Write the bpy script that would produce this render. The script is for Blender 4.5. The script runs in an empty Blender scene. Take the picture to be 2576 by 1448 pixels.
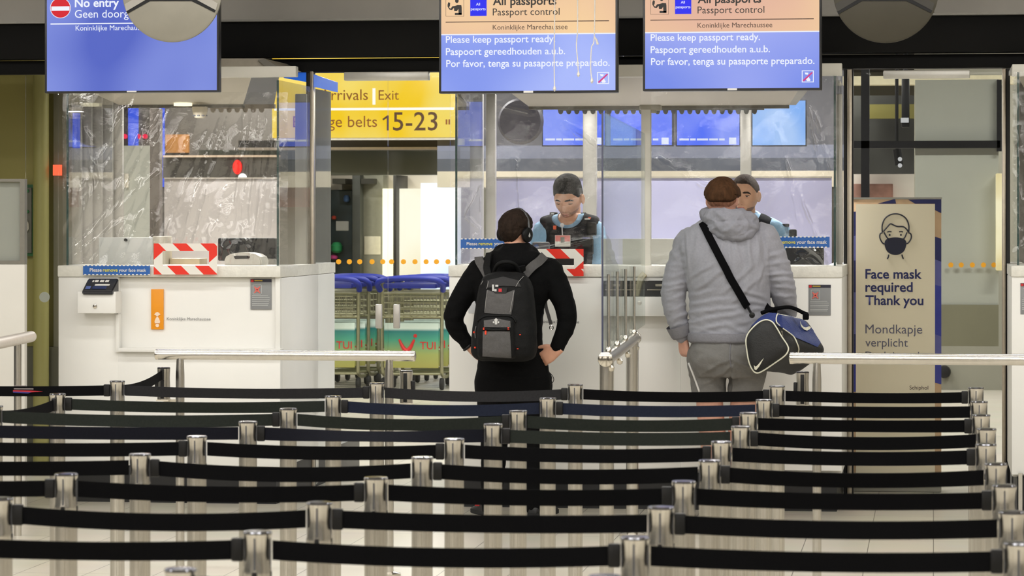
import bpy, bmesh, math, random
import numpy as np
from mathutils import Vector, Matrix, noise
from mathutils.bvhtree import BVHTree
random.seed(7)
SC = bpy.context.scene
COL = SC.collection
# ------------------------------------------------------------------ camera
F = 7600.0                       # focal length in pixels of a 2576 px wide frame
CZ = 1.70                        # camera height
HOR = 545.0                      # horizon row
TH = math.atan(0.1395)           # camera turned left of the hall axis
SN, CS = math.sin(TH), math.cos(TH)
cam_d = bpy.data.cameras.new('camera'); cam = bpy.data.objects.new('camera', cam_d); COL.objects.link(cam)
cam.location = (0, 0, CZ); cam.rotation_euler = (math.pi/2, 0, TH)
cam_d.sensor_width = 36.0; cam_d.lens = 36.0*F/2576.0
cam_d.shift_y = -(724-HOR)/2576.0
cam_d.clip_end = 200
cam_d.dof.use_dof = True; cam_d.dof.focus_distance = 17.3; cam_d.dof.aperture_fstop = 10.0
SC.camera = cam
SC.view_settings.view_transform = 'Standard'; SC.view_settings.look = 'None'
SC.view_settings.exposure = 0.0; SC.view_settings.gamma = 1.0; SC.view_settings.use_curve_mapping = False
try:
    SC.cycles.use_denoising = True
    SC.cycles.max_bounces = 8; SC.cycles.diffuse_bounces = 4; SC.cycles.glossy_bounces = 4
    SC.cycles.transparent_max_bounces = 32; SC.cycles.sample_clamp_indirect = 4.0
    SC.cycles.caustics_reflective = False; SC.cycles.caustics_refractive = False
except Exception:
    pass
# ------------------------------------------------------------------ world and lamps
W = bpy.data.worlds.new('hall_air'); SC.world = W; W.use_nodes = True
W.node_tree.nodes['Background'].inputs[0].default_value = (1.0, 0.96, 0.88, 1)
W.node_tree.nodes['Background'].inputs[1].default_value = 0.10
def lamp(name, loc, sx, sy, power, color=(1, .98, .945), rot=(0, 0, 0), spread=math.pi):
    d = bpy.data.lights.new(name, 'AREA'); d.shape = 'RECTANGLE'; d.size = sx; d.size_y = sy
    d.energy = power; d.color = color; d.spread = spread
    o = bpy.data.objects.new(name, d); o.location = loc; o.rotation_euler = rot; COL.objects.link(o)
    return o
for y, pw in ((2.5, 230), (5.5, 230), (8.5, 230), (11.3, 230), (13.6, 175), (15.5, 150)):     # queueing hall ceiling lamps, stretched into lines to add highlights on the plastic
    for x in (-7.2, -2.4, 2.4):
        lamp('ceiling_lamp', (x, y, 3.42), 4.6, 0.28, pw/3)
for y in (21.5, 25.0, 28.5, 32.0):                                    # luminaires of the arrivals hall behind the booths
    for x in (-7.5, -4.5, -1.5, 1.5):
        lamp('ceiling_lamp', (x, y, 3.55), 1.2, 0.25, 85)
for x in (-4.98, -4.62, -2.4, -1.7, -0.95):                              # added unseen fill lamps brightening the officers and booth back partitions
    lamp('booth_fill', (x, 18.8, 2.44), .5, .2, 14, spread=2.3)
    lamp('booth_fill', (x, 19.62, 2.52), .5, .12, 5)
for x in (-6.0, -3.0, 0.0, 3.0):                                       # added fill behind the camera so the steel posts reflect a brighter rear
    lamp('rear_fill', (x, 0.6, 3.42), 1.6, .4, 14)

for x in (-10.6, -9.7, -8.9, -8.45, -5.3, -4.4, -3.4, -2.6, -1.9, 1.5, 2.4, 4.0, 6.0):   # added upright lights behind the camera for streaks on plastic and posts
    lamp('streak_light', (x, -1.9, 2.3), .12, 1.9, 60, rot=(math.pi/2, 0, math.pi))
# ------------------------------------------------------------------ helpers
def at(px, py, v):
    "point of the vertical plane y = v seen at a pixel of the photograph"
    a = (px-1288.0)/F; b = (HOR-py)/F
    t = v/(CS+a*SN)
    return Vector((t*(-SN+a*CS), v, CZ+t*b))
def X(px, v): return at(px, HOR, v).x
def Z(py, v, px=1288): return at(px, py, v).z
def lin(c):
    r = []
    for q in c[:3]:
        q = q/255.0
        r.append(q/12.92 if q <= .04045 else ((q+.055)/1.055)**2.4)
    return tuple(r)+(1.0,)
MATS = {}
def mat(name, rgb, rough=.5, metal=0.0, var=.06, scale=25.0, bump=0.0, bscale=60.0, coat=0.0, spec=.5, emit=0.0, stretch=None, sheen=0.0):
    if name in MATS: return MATS[name]
    m = bpy.data.materials.new(name); m.use_nodes = True; nt = m.node_tree; b = nt.nodes['Principled BSDF']
    N = nt.nodes.new; L = nt.links.new
    tc = N('ShaderNodeTexCoord'); mp = N('ShaderNodeMapping'); L(tc.outputs['Object'], mp.inputs[0])
    if stretch: mp.inputs['Scale'].default_value = stretch
    no = N('ShaderNodeTexNoise'); no.inputs['Scale'].default_value = scale; no.inputs['Detail'].default_value = 4; L(mp.outputs[0], no.inputs['Vector'])
    cr = N('ShaderNodeValToRGB'); c = lin(rgb)
    cr.color_ramp.elements[0].position = .3; cr.color_ramp.elements[1].position = .7
    cr.color_ramp.elements[0].color = tuple(max(0, q*(1-var)) for q in c[:3])+(1,)
    cr.color_ramp.elements[1].color = tuple(min(1, q*(1+var)) for q in c[:3])+(1,)
    L(no.outputs[0], cr.inputs[0]); L(cr.outputs[0], b.inputs['Base Color'])
    b.inputs['Roughness'].default_value = rough; b.inputs['Metallic'].default_value = metal
    b.inputs['Specular IOR Level'].default_value = spec; b.inputs['Coat Weight'].default_value = coat
    if sheen: b.inputs['Sheen Weight'].default_value = sheen
    if emit:
        L(cr.outputs[0], b.inputs['Emission Color']); b.inputs['Emission Strength'].default_value = emit
    if bump:
        n2 = N('ShaderNodeTexNoise'); n2.inputs['Scale'].default_value = bscale; n2.inputs['Detail'].default_value = 6; L(mp.outputs[0], n2.inputs['Vector'])
        bu = N('ShaderNodeBump'); bu.inputs['Strength'].default_value = bump; bu.inputs['Distance'].default_value = .02
        L(n2.outputs[0], bu.inputs['Height']); L(bu.outputs[0], b.inputs['Normal'])
    MATS[name] = m; return m
def glow(name, rgb, strength, rgb2=None, scale=1.0, var=.0):
    "a lit display or lamp face"
    if name in MATS: return MATS[name]
    m = bpy.data.materials.new(name); m.use_nodes = True; nt = m.node_tree; nt.nodes.clear()
    N = nt.nodes.new; L = nt.links.new
    out = N('ShaderNodeOutputMaterial'); em = N('ShaderNodeEmission'); em.inputs[1].default_value = strength
    tc = N('ShaderNodeTexCoord'); no = N('ShaderNodeTexNoise'); no.inputs['Scale'].default_value = scale; no.inputs['Detail'].default_value = 1
    L(tc.outputs['Object'], no.inputs['Vector'])
    cr = N('ShaderNodeValToRGB'); cr.color_ramp.elements[0].position = .35; cr.color_ramp.elements[1].position = .65
    cr.color_ramp.elements[0].color = lin(rgb); cr.color_ramp.elements[1].color = lin(rgb2 or rgb)
    L(no.outputs[0], cr.inputs[0]); L(cr.outputs[0], em.inputs[0])
    gl = N('ShaderNodeBsdfGlossy'); gl.inputs['Roughness'].default_value = .25; ad = N('ShaderNodeMixShader'); ad.inputs[0].default_value = .02
    L(em.outputs[0], ad.inputs[1]); L(gl.outputs[0], ad.inputs[2]); L(ad.outputs[0], out.inputs[0])
    MATS[name] = m; return m
def clear(name, tint=(255, 255, 255), refl=.06, rough=.02, ior=1.4, haze=0.0, hazecol=(235, 235, 235), bump=0.0, bscale=12.0, maxr=.6):
    "clear sheet: transparent with a fresnel reflection and a little haze"
    if name in MATS: return MATS[name]
    m = bpy.data.materials.new(name); m.use_nodes = True; nt = m.node_tree; nt.nodes.clear()
    N = nt.nodes.new; L = nt.links.new
    out = N('ShaderNodeOutputMaterial'); tr = N('ShaderNodeBsdfTransparent'); tr.inputs[0].default_value = lin(tint)
    gl = N('ShaderNodeBsdfGlossy'); gl.inputs['Roughness'].default_value = rough
    fr = N('ShaderNodeFresnel'); fr.inputs[0].default_value = ior
    ma = N('ShaderNodeMath'); ma.operation = 'ADD'; ma.inputs[1].default_value = refl
    mi = N('ShaderNodeMath'); mi.operation = 'MINIMUM'; mi.inputs[1].default_value = maxr
    L(fr.outputs[0], ma.inputs[0]); L(ma.outputs[0], mi.inputs[0])
    mx = N('ShaderNodeMixShader'); L(mi.outputs[0], mx.inputs[0])
    if haze:
        df = N('ShaderNodeBsdfDiffuse'); df.inputs[0].default_value = lin(hazecol)
        tl = N('ShaderNodeBsdfTranslucent'); tl.inputs[0].default_value = lin(hazecol)
        m3 = N('ShaderNodeMixShader'); m3.inputs[0].default_value = .5; L(df.outputs[0], m3.inputs[1]); L(tl.outputs[0], m3.inputs[2])
        m2 = N('ShaderNodeMixShader'); m2.inputs[0].default_value = haze
        L(tr.outputs[0], m2.inputs[1]); L(m3.outputs[0], m2.inputs[2]); L(m2.outputs[0], mx.inputs[1])
    else:
        L(tr.outputs[0], mx.inputs[1])
    L(gl.outputs[0], mx.inputs[2]); L(mx.outputs[0], out.inputs[0])
    if bump:
        tc = N('ShaderNodeTexCoord'); no = N('ShaderNodeTexNoise'); no.inputs['Scale'].default_value = bscale; no.inputs['Detail'].default_value = 5
        L(tc.outputs['Object'], no.inputs['Vector']); bu = N('ShaderNodeBump'); bu.inputs['Strength'].default_value = bump; bu.inputs['Distance'].default_value = .02
        L(no.outputs[0], bu.inputs['Height']); L(bu.outputs[0], gl.inputs['Normal']); L(bu.outputs[0], fr.inputs['Normal'])
    MATS[name] = m; return m
def striped(name, c1, c2, period, ang, rough=.45, duty=.5):
    "diagonal warning stripes"
    if name in MATS: return MATS[name]
    m = bpy.data.materials.new(name); m.use_nodes = True; nt = m.node_tree; b = nt.nodes['Principled BSDF']
    N = nt.nodes.new; L = nt.links.new
    tc = N('ShaderNodeTexCoord'); sp = N('ShaderNodeSeparateXYZ'); L(tc.outputs['Object'], sp.inputs[0])
    m1 = N('ShaderNodeMath'); m1.operation = 'MULTIPLY'; m1.inputs[1].default_value = math.cos(ang)/period; L(sp.outputs[0], m1.inputs[0])
    m2 = N('ShaderNodeMath'); m2.operation = 'MULTIPLY_ADD'; m2.inputs[1].default_value = math.sin(ang)/period; L(sp.outputs[2], m2.inputs[0]); L(m1.outputs[0], m2.inputs[2])
    fr = N('ShaderNodeMath'); fr.operation = 'FRACT'; L(m2.outputs[0], fr.inputs[0])
    gt = N('ShaderNodeMath'); gt.operation = 'GREATER_THAN'; gt.inputs[1].default_value = duty; L(fr.outputs[0], gt.inputs[0])
    mx = N('ShaderNodeMix'); mx.data_type = 'RGBA'; mx.inputs[6].default_value = lin(c1); mx.inputs[7].default_value = lin(c2)
    L(gt.outputs[0], mx.inputs[0]); L(mx.outputs[2], b.inputs['Base Color']); b.inputs['Roughness'].default_value = rough
    MATS[name] = m; return m

# --- objects
def thing(name, label, cat, loc=(0, 0, 0), group=None, rotz=0.0):
    o = bpy.data.objects.new(name, None); o.empty_display_size = .1; COL.objects.link(o)
    o.location = loc; o.rotation_euler = (0, 0, rotz); o['label'] = label; o['category'] = cat
    if group: o['group'] = group
    return o
def tag(o, label, cat, group=None):
    o['label'] = label; o['category'] = cat
    if group: o['group'] = group
    return o
def wofs(p):
    v = Vector((0, 0, 0))
    while p is not None: v = v+Vector(p.location); p = p.parent
    return v
def finish(me, smooth):
    if smooth is None: return
    me.polygons.foreach_set('use_smooth', [True]*len(me.polygons)) if smooth else None
    if smooth is True or smooth == 0: return
    bm = bmesh.new(); bm.from_mesh(me)
    for e in bm.edges:
        if len(e.link_faces) == 2 and e.calc_face_angle(0) > smooth: e.smooth = False
    bm.to_mesh(me); bm.free()
def obj(name, bm, m, parent=None, local=False, smooth=.6, label=None):
    "link a bmesh / mesh as ONE object (geometry in world coordinates unless local)"
    if isinstance(bm, bmesh.types.BMesh):
        me = bpy.data.meshes.new(name); bmesh.ops.recalc_face_normals(bm, faces=bm.faces); bm.to_mesh(me); bm.free()
    else: me = bm
    finish(me, smooth)
    o = bpy.data.objects.new(name, me); COL.objects.link(o)
    for q in (m if isinstance(m, (list, tuple)) else [m]): me.materials.append(q)
    if parent is not None:
        o.parent = parent
        if not local: o.location = -wofs(parent)
    else:
        if not local:                                   # put the origin of a one-mesh thing at its base
            co = np.empty(len(me.vertices)*3); me.vertices.foreach_get('co', co); co = co.reshape(-1, 3)
            c = (co.min(0)+co.max(0))/2; c[2] = co[:, 2].min()
            co -= c; me.vertices.foreach_set('co', co.ravel()); o.location = c; me.update()
    if label: o['label'] = label
    return o
def struct(name, bm, m, parent=None, smooth=.6, world=False):
    o = obj(name, bm, m, parent, smooth=smooth, local=world)
    if parent is None: o['kind'] = 'structure'
    return o
def dup(root, loc, label=None, group=None):
    r = root.copy(); COL.objects.link(r); r.location = loc
    if label: r['label'] = label
    if group: r['group'] = group
    for ch in list(root.children):
        c = ch.copy(); COL.objects.link(c); c.parent = r
        for g in ch.children:
            d = g.copy(); COL.objects.link(d); d.parent = c
    return r
# --- shapes
def B(): return bmesh.new()
def box(bm, x0, x1, y0, y1, z0, z1, bev=0.0, seg=2):
    r = bmesh.ops.create_cube(bm, size=1.0)
    vs = r['verts']
    for v in vs:
        v.co = Vector(((x0+x1)/2+v.co.x*(x1-x0), (y0+y1)/2+v.co.y*(y1-y0), (z0+z1)/2+v.co.z*(z1-z0)))
    if bev > 0:
        es = list({e for v in vs for e in v.link_edges})
        bmesh.ops.bevel(bm, geom=es, offset=bev, segments=seg, affect='EDGES', profile=.5)
    return bm
def boxpx(bm, p0, q0, p1, q1, v, d, bev=0.0):
    "box whose front face fills the pixel rectangle on the plane y = v, d metres deep"
    pm = (p0+p1)/2
    return box(bm, X(p0, v), X(p1, v), v, v+d, Z(q1, v, pm), Z(q0, v, pm), bev)
def frame_of(d):
    d = d.normalized(); u = Vector((0, 0, 1)) if abs(d.z) < .9 else Vector((1, 0, 0))
    a = d.cross(u).normalized(); return a, a.cross(d).normalized()
def loft(bm, rings, cap=True, cyclic=True):
    vv = [[bm.verts.new(p) for p in r] for r in rings]
    n = len(vv[0])
    for i in range(len(vv)-1):
        for j in range(n if cyclic else n-1):
            k = (j+1) % n
            bm.faces.new((vv[i][j], vv[i][k], vv[i+1][k], vv[i+1][j]))
    if cap and cyclic:
        bm.faces.new(vv[0][::-1]); bm.faces.new(vv[-1])
    return vv
def tube(bm, pts, r, seg=12, cap=True, closed=False):
    pts = [Vector(p) for p in pts]; n = len(pts)
    rr = r if isinstance(r, (list, tuple)) else [r]*n
    rings = []; a = None
    for i, p in enumerate(pts):
        if closed: t = (pts[(i+1) % n]-pts[i-1])
        else: t = pts[min(i+1, n-1)]-pts[max(i-1, 0)]
        if t.length < 1e-9: t = Vector((0, 0, 1))
        t.normalize()
        if a is None: a, b = frame_of(t)
        a = (a-t*a.dot(t)); a = a.normalized() if a.length > 1e-6 else frame_of(t)[0]
        b = t.cross(a)
        rings.append([p+(a*math.cos(2*math.pi*k/seg)+b*math.sin(2*math.pi*k/seg))*rr[i] for k in range(seg)])
    if closed: rings.append(rings[0]); loft_c(bm, rings)
    else: loft(bm, rings, cap)
    return bm
def loft_c(bm, rings):
    vv = [[bm.verts.new(p) for p in r] for r in rings[:-1]]; n = len(vv[0]); m = len(vv)
    for i in range(m):
        for j in range(n):
            bm.faces.new((vv[i][j], vv[i][(j+1) % n], vv[(i+1) % m][(j+1) % n], vv[(i+1) % m][j]))
def cyl(bm, p0, p1, r0, r1=None, seg=24): return tube(bm, [p0, p1], [r0, r0 if r1 is None else r1], seg)
def lathe(bm, prof, c=(0, 0, 0), seg=32, axis='z'):
    rings = []
    for r, h in prof:
        ring = []
        for k in range(seg):
            a = 2*math.pi*k/seg; q = (r*math.cos(a), r*math.sin(a), h)
            if axis == 'y': q = (q[0], q[2], q[1])
            elif axis == 'x': q = (q[2], q[0], q[1])
            ring.append(Vector(q)+Vector(c))
        rings.append(ring)
    loft(bm, rings); return bm
def cr(pts, n=6, closed=False):
    "Catmull-Rom through points (any dimension)"
    P = [np.array(p, float) for p in pts]; out = []; m = len(P)
    rng = range(m if closed else m-1)
    for i in rng:
        if closed: p0, p1, p2, p3 = P[i-1], P[i], P[(i+1) % m], P[(i+2) % m]
        else: p0, p1, p2, p3 = P[max(i-1, 0)], P[i], P[i+1], P[min(i+2, m-1)]
        for k in range(n):
            t = k/n
            out.append(.5*((2*p1)+(-p0+p2)*t+(2*p0-5*p1+4*p2-p3)*t*t+(-p0+3*p1-3*p2+p3)*t**3))
    if not closed: out.append(P[-1])
    return out
def poly(bm, pts, n, d):
    "solid slab: polygon pts (3D) pushed d along n"
    n = Vector(n).normalized()*d
    a = [bm.verts.new(Vector(p)) for p in pts]; b = [bm.verts.new(Vector(p)+n) for p in pts]
    k = len(a)
    f1 = bm.faces.new(a); f2 = bm.faces.new(b[::-1])
    for i in range(k): bm.faces.new((a[i], b[i], b[(i+1) % k], a[(i+1) % k]))
    f1.normal_update(); f2.normal_update(); bmesh.ops.triangulate(bm, faces=[f1, f2])
    return bm
def polypx(bm, pts, v, d=.004):
    "slab from pixel outline on plane y = v, growing towards the camera by d"
    return poly(bm, [at(p, q, v) for p, q in pts], (0, -1, 0), d)
def disc_px(p, q, r, n=28, ry=None): return [(p+r*math.cos(2*math.pi*k/n), q+(ry or r)*math.sin(2*math.pi*k/n)) for k in range(n)]
def text_mesh(body, bold=0.0, ext=.0008):
    cu = bpy.data.curves.new('t', 'FONT'); cu.body = body; cu.size = 1.0; cu.offset = bold; cu.resolution_u = 3
    o = bpy.data.objects.new('t', cu); me = bpy.data.meshes.new_from_object(o)
    bpy.data.objects.remove(o); bpy.data.curves.remove(cu)
    return me
def text(body, px0, px1, base, v, m, parent, name='lettering', bold=0.0, cap=None, lift=.002, slope=0.0):
    "flat lettering on plane y = v: from px0 to px1 with its baseline at row base"
    me = text_mesh(body, bold); n = len(me.vertices)
    co = np.empty(n*3); me.vertices.foreach_get('co', co); co = co.reshape(-1, 3)
    x0, x1 = co[:, 0].min(), co[:, 0].max()
    a = at(px0, base, v); b = at(px1, base, v); s = (b.x-a.x)/(x1-x0)
    sz = s
    if cap: sz = (Z(base-cap, v, px0)-a.z)/.70
    out = np.empty_like(co); out[:, 0] = a.x+(co[:, 0]-x0)*s; out[:, 1] = v-lift; out[:, 2] = a.z+co[:, 1]*sz+(co[:, 0]-x0)*s*slope
    me.vertices.foreach_set('co', out.ravel()); me.update()
    return obj(name, me, m, parent, smooth=None)
def bake(me, mods):
    "run modifiers on a mesh and return the result"
    o = bpy.data.objects.new('tmp', me); COL.objects.link(o)
    for kind, kw in mods:
        md = o.modifiers.new(kind, kind)
        for k, q in kw.items(): setattr(md, k, q)
    dg = bpy.context.evaluated_depsgraph_get(); dg.update()
    r = bpy.data.meshes.new_from_object(o.evaluated_get(dg))
    bpy.data.objects.remove(o); bpy.data.meshes.remove(me)
    return r
def fuse(bm, voxel=.006, smooth=3, fac=.5):
    me = bpy.data.meshes.new('fuse'); bmesh.ops.recalc_face_normals(bm, faces=bm.faces); bm.to_mesh(me); bm.free()
    return bake(me, [('REMESH', dict(mode='VOXEL', voxel_size=voxel)), ('SMOOTH', dict(iterations=smooth, factor=fac))])
def ruffle(me, fn):
    "push every vertex along its normal by fn(co, normal)"
    n = len(me.vertices); co = np.empty(n*3); me.vertices.foreach_get('co', co); co = co.reshape(-1, 3)
    no = np.empty(n*3); me.vertices.foreach_get('normal', no); no = no.reshape(-1, 3)
    d = np.array([fn(Vector(c), Vector(k)) for c, k in zip(co, no)])
    me.vertices.foreach_set('co', (co+no*d[:, None]).ravel()); me.update(); return me
def tree_of(*obs):
    vs = []; fs = []
    for o in obs:
        w = wofs(o); k = len(vs)
        vs += [tuple(v.co+w) for v in o.data.vertices]; fs += [tuple(k+i for i in p.vertices) for p in o.data.polygons]
    return BVHTree.FromPolygons(vs, fs)
def hit(tree, px, py, off=.003):
    "first surface point seen through a pixel of the photograph, lifted off along the normal"
    o = Vector((0, 0, CZ)); d = (at(px, py, 10.0)-o).normalized()
    p, n, i, t = tree.ray_cast(o, d)
    if p is None: return None, None
    if n.dot(d) > 0: n = -n
    return p+n*off, n
def ribbon(bm, pts, nrm, w, th):
    "flat strap along pts whose flat side looks along nrm"
    rings = []
    for i, p in enumerate(pts):
        t = (Vector(pts[min(i+1, len(pts)-1)])-Vector(pts[max(i-1, 0)])).normalized()
        n = Vector(nrm[i]) if isinstance(nrm, list) else Vector(nrm)
        n = (n-t*n.dot(t)).normalized(); s = t.cross(n)
        ww = w[i] if isinstance(w, list) else w
        rings.append([p+s*ww/2+n*th/2, p-s*ww/2+n*th/2, p-s*ww/2-n*th/2, p+s*ww/2-n*th/2])
    loft(bm, rings); return bm
def patch_on(tree, outline, name, m, parent, off=.004, step=3, label=None, th=.003, local=False):
    "cloth patch lying on a surface: fills a pixel outline with a grid dropped on the surface"
    xs = [p for p, q in outline]; ys = [q for p, q in outline]
    def inside(x, y):
        c = False; n = len(outline)
        for i in range(n):
            x1, y1 = outline[i]; x2, y2 = outline[(i+1) % n]
            if (y1 > y) != (y2 > y) and x < (x2-x1)*(y-y1)/(y2-y1)+x1: c = not c
        return c
    bm = B()
    from mathutils.geometry import delaunay_2d_cdt
    ol = []
    for i in range(len(outline)):
        (x1, y1), (x2, y2) = outline[i], outline[(i+1) % len(outline)]; k = max(1, int(math.hypot(x2-x1, y2-y1)/step))
        ol += [(x1+(x2-x1)*j/k, y1+(y2-y1)*j/k) for j in range(k)]
    inn = []
    x = min(xs)+step*.5
    while x < max(xs):
        y = min(ys)+step*.5
        while y < max(ys):
            if inside(x, y) and min((x-p)**2+(y-q)**2 for p, q in ol) > (step*.6)**2: inn.append((x, y))
            y += step
        x += step
    n = len(ol)
    r = delaunay_2d_cdt([Vector(p) for p in ol+inn], [], [list(range(n))], 1, 1e-5)
    V = [hit(tree, p[0], p[1], off)[0] for p in r[0]]
    V = [bm.verts.new(p) if p is not None else None for p in V]
    for f in r[2]:
        q = [V[i] for i in f]
        if all(q):
            es = [(q[i].co-q[i-1].co).length for i in range(3)]
            if max(es) < .09:
                try: bm.faces.new(q)
                except ValueError: pass
    bmesh.ops.recalc_face_normals(bm, faces=bm.faces)
    return obj(name, bm, m, parent, smooth=True, label=label)
def line_on(tree, pxs, name, m, parent, r=.003, off=.002, n=5, label=None):
    pts = [hit(tree, p, q, off)[0] for p, q in cr(pxs, n)]
    pts = [p for p in pts if p is not None]
    if len(pts) < 3: return None
    bm = B(); tube(bm, pts, r, 8); return obj(name, bm, m, parent, smooth=True, label=label)
def strap_on(tree, pxs, name, m, parent, w, th=.004, off=.006, n=6, label=None):
    pts = []; ns = []
    for p, q in cr(pxs, n):
        a, k = hit(tree, p, q, off)
        if a is not None: pts.append(a); ns.append(k)
    for _ in range(3):
        pts = [pts[0]]+[(pts[i-1]+pts[i]*2+pts[i+1])/4 for i in range(1, len(pts)-1)]+[pts[-1]]
        ns = [ns[0]]+[(ns[i-1]+ns[i]*2+ns[i+1]).normalized() for i in range(1, len(ns)-1)]+[ns[-1]]
    bm = B(); ribbon(bm, pts, ns, w, th); return obj(name, bm, m, parent, smooth=.8, label=label)

# ------------------------------------------------------------------ materials
STEEL = mat('brushed_steel', (213, 210, 203), .20, 1.0, .04, 40, .03, 300, stretch=(1, 1, .03))
STEELP = mat('polished_steel', (220, 215, 205), .12, 1.0, .03)
CAPM = mat('dark_cap_metal', (60, 60, 64), .18, .6, .03)
BLACKP = mat('black_plastic', (12, 12, 13), .45, 0, .1, spec=.3)
WEB = mat('black_webbing', (11, 11, 13), .85, 0, .15, 200, .2, 700, spec=.06)
WHITEL = mat('white_laminate', (238, 237, 233), .35, 0, .015, 4)
TAPEW = mat('white_tape', (233, 231, 222), .4, 0, .05, 30, .25, 40)
GREYM = mat('grey_painted_metal', (150, 146, 138), .45, .2, .05, 8)
DKGREY = mat('dark_grey_panel', (70, 71, 76), .5, 0, .05, 6)
BLACKB = mat('black_beam_paint', (11, 11, 11), .6, 0, .15, 5, spec=.2)
RUBBER = mat('black_rubber', (15, 15, 15), .8, 0, .1)
CREAM = mat('cream_panel', (214, 207, 190), .5, 0, .03, 5)
PAPER = mat('white_paper', (235, 233, 226), .7, 0, .02)
GLASS = clear('clear_glass', (252, 253, 252), .0, .01, 1.2, maxr=.35)
GEDGE = mat('glass_edge_green', (30, 66, 62), .15, 0, .1)
# ================================================================== the setting
def tiles():
    m = bpy.data.materials.new('floor_tile'); m.use_nodes = True; nt = m.node_tree; b = nt.nodes['Principled BSDF']
    N = nt.nodes.new; L = nt.links.new
    tc = N('ShaderNodeTexCoord'); br = N('ShaderNodeTexBrick'); L(tc.outputs['Object'], br.inputs[0])
    br.offset = 0; br.inputs['Scale'].default_value = 1.0; br.inputs['Brick Width'].default_value = .333; br.inputs['Row Height'].default_value = .666
    br.inputs['Mortar Size'].default_value = .0022; br.inputs['Color1'].default_value = lin((196, 189, 174)); br.inputs['Color2'].default_value = lin((190, 184, 170)); br.inputs['Mortar'].default_value = lin((96, 92, 84))
    no = N('ShaderNodeTexNoise'); no.inputs['Scale'].default_value = 3; L(tc.outputs['Object'], no.inputs['Vector'])
    mx = N('ShaderNodeMix'); mx.data_type = 'RGBA'; mx.blend_type = 'MULTIPLY'; mx.inputs[0].default_value = .12
    L(br.outputs[0], mx.inputs[6]); L(no.outputs[1], mx.inputs[7]); L(mx.outputs[2], b.inputs['Base Color']); b.inputs['Roughness'].default_value = .3
    return m
VF = 17.5                       # counter fronts
VD = 18.6                       # line of the glass doors
fl = struct('floor', box(B(), -12, 9, -2.0, 42, -.1, 0), tiles(), world=True)
struct('ceiling', box(B(), -12, 9, -2.0, 18.72, 3.45, 3.6), mat('ceiling_board', (205, 200, 190), .8, 0, .04, 3))
struct('ceiling', box(B(), -12, 9, 18.9, 42, 3.6, 3.75), mat('hall_ceiling', (110, 108, 102), .8, 0, .1, 3))
bk = B()
for x0 in np.arange(-12, 9, 1.5): box(bk, x0+.006, x0+1.494, 18.72, 18.9, 2.94, 3.6)
bk_o = struct('wall_bulkhead', bk, mat('bulkhead_panel', (176, 172, 164), .35, .3, .06, 3))
struct('trim_1', box(B(), -12, 9, 18.45, 18.62, Z(139, 18.45), Z(49, 18.45), .004), BLACKB)
struct('trim_2', box(B(), -12, 9, 18.56, 18.70, Z(178, 18.56), Z(144, 18.56), .004), mat('black_header_paint', (6, 6, 6), .6, 0, .1, spec=.2))
struct('trim_3', box(B(), -12, 9, 18.40, 18.45, Z(49, 18.45), Z(44, 18.45)), mat('beam_edge_strip', (150, 148, 142), .4, .4, .05))
OLIVE = mat('olive_wall_paint', (158, 150, 84), .6, 0, .05, 2)
struct('wall_left', box(B(), -12, X(152, 20.4), 20.4, 20.5, 0, 3.6), OLIVE)
pc = B(); lathe(pc, [(.055, .0), (.055, 3.6)], (X(101, 20.2), 20.22, 0), 32)
struct('wall_column', pc, mat('olive_column_paint', (170, 164, 100), .45, 0, .04, 2))
struct('wall_left_return', box(B(), X(152, 20.4)-.02, X(152, 20.4)+.12, 20.3, 20.6, 0, 3.6), mat('hall_side_paint', (128, 124, 104), .6, 0, .05, 2))
struct('baseboard_left', box(B(), -12, X(152, 20.4)+.13, 20.26, 20.4, 0, Z(872, 20.3, 110)), mat('dark_skirting', (84, 82, 66), .5, 0, .08, 4))
struct('wall_back', box(B(), -14, 9, 40.0, 40.2, 0, 3.7), mat('back_wall_paint', (150, 146, 132), .6, 0, .12, 1.5))
struct('wall_side', box(B(), 8.9, 9.0, -2, 42, 0, 3.7), mat('side_wall_paint', (215, 210, 200), .7, 0, .06, 1))
struct('wall_rear', box(B(), -12, 9, -2.1, -2.0, 0, 3.6), mat('rear_wall_paint', (112, 108, 102), .7, 0, .1, 1))

# left edge: half glass cabinet wall
cab = thing('partition_cabinet', 'white low partition with a framed glass upper half at the far left edge', 'partition', (X(20, 17.0), 17.1, 0))
obj('lower_panel', boxpx(B(), -260, 664, 62, 1300, 17.0, .05, .004), mat('grey_laminate', (206, 203, 195), .4, 0, .02, 4), cab)
obj('glass_pane', boxpx(B(), -260, 458, 50, 655, 17.03, .01), clear('milky_glass', (238, 240, 236), .02, .05, 1.4, .62, (214, 217, 210)), cab)
fr = B()
boxpx(fr, 50, 450, 62, 664, 17.0, .05); boxpx(fr, -260, 450, 50, 457, 17.0, .08); boxpx(fr, -260, 655, 50, 664, 17.0, .08)
obj('pane_frame', fr, mat('anodised_frame', (122, 119, 110), .4, .4, .05), cab)
# green framed emergency box behind the glass
gb = thing('emergency_door_box', 'green framed wall box with two green buttons at far left', 'wall box', (X(72, 20.35), 20.35, Z(645, 20.35, 72)))
g = B(); boxpx(g, 50, 464, 84, 644, 20.35, .05)
obj('backplate', boxpx(B(), 54, 472, 79, 636, 20.33, .04), mat('grey_box_plate', (112, 110, 98), .5, .2, .05), gb)
obj('frame', g, mat('green_box_frame', (14, 96, 34), .4, 0, .05), gb)
for py in (480, 532):
    obj('button', polypx(B(), disc_px(69, py, 4.5), 20.33, .012), mat('green_button', (20, 120, 50), .4), gb)
obj('handle', polypx(B(), [(68, 552), (73, 560), (74, 575), (68, 586), (64, 582), (67, 566)], 20.33, .015), CREAM, gb)
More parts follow.
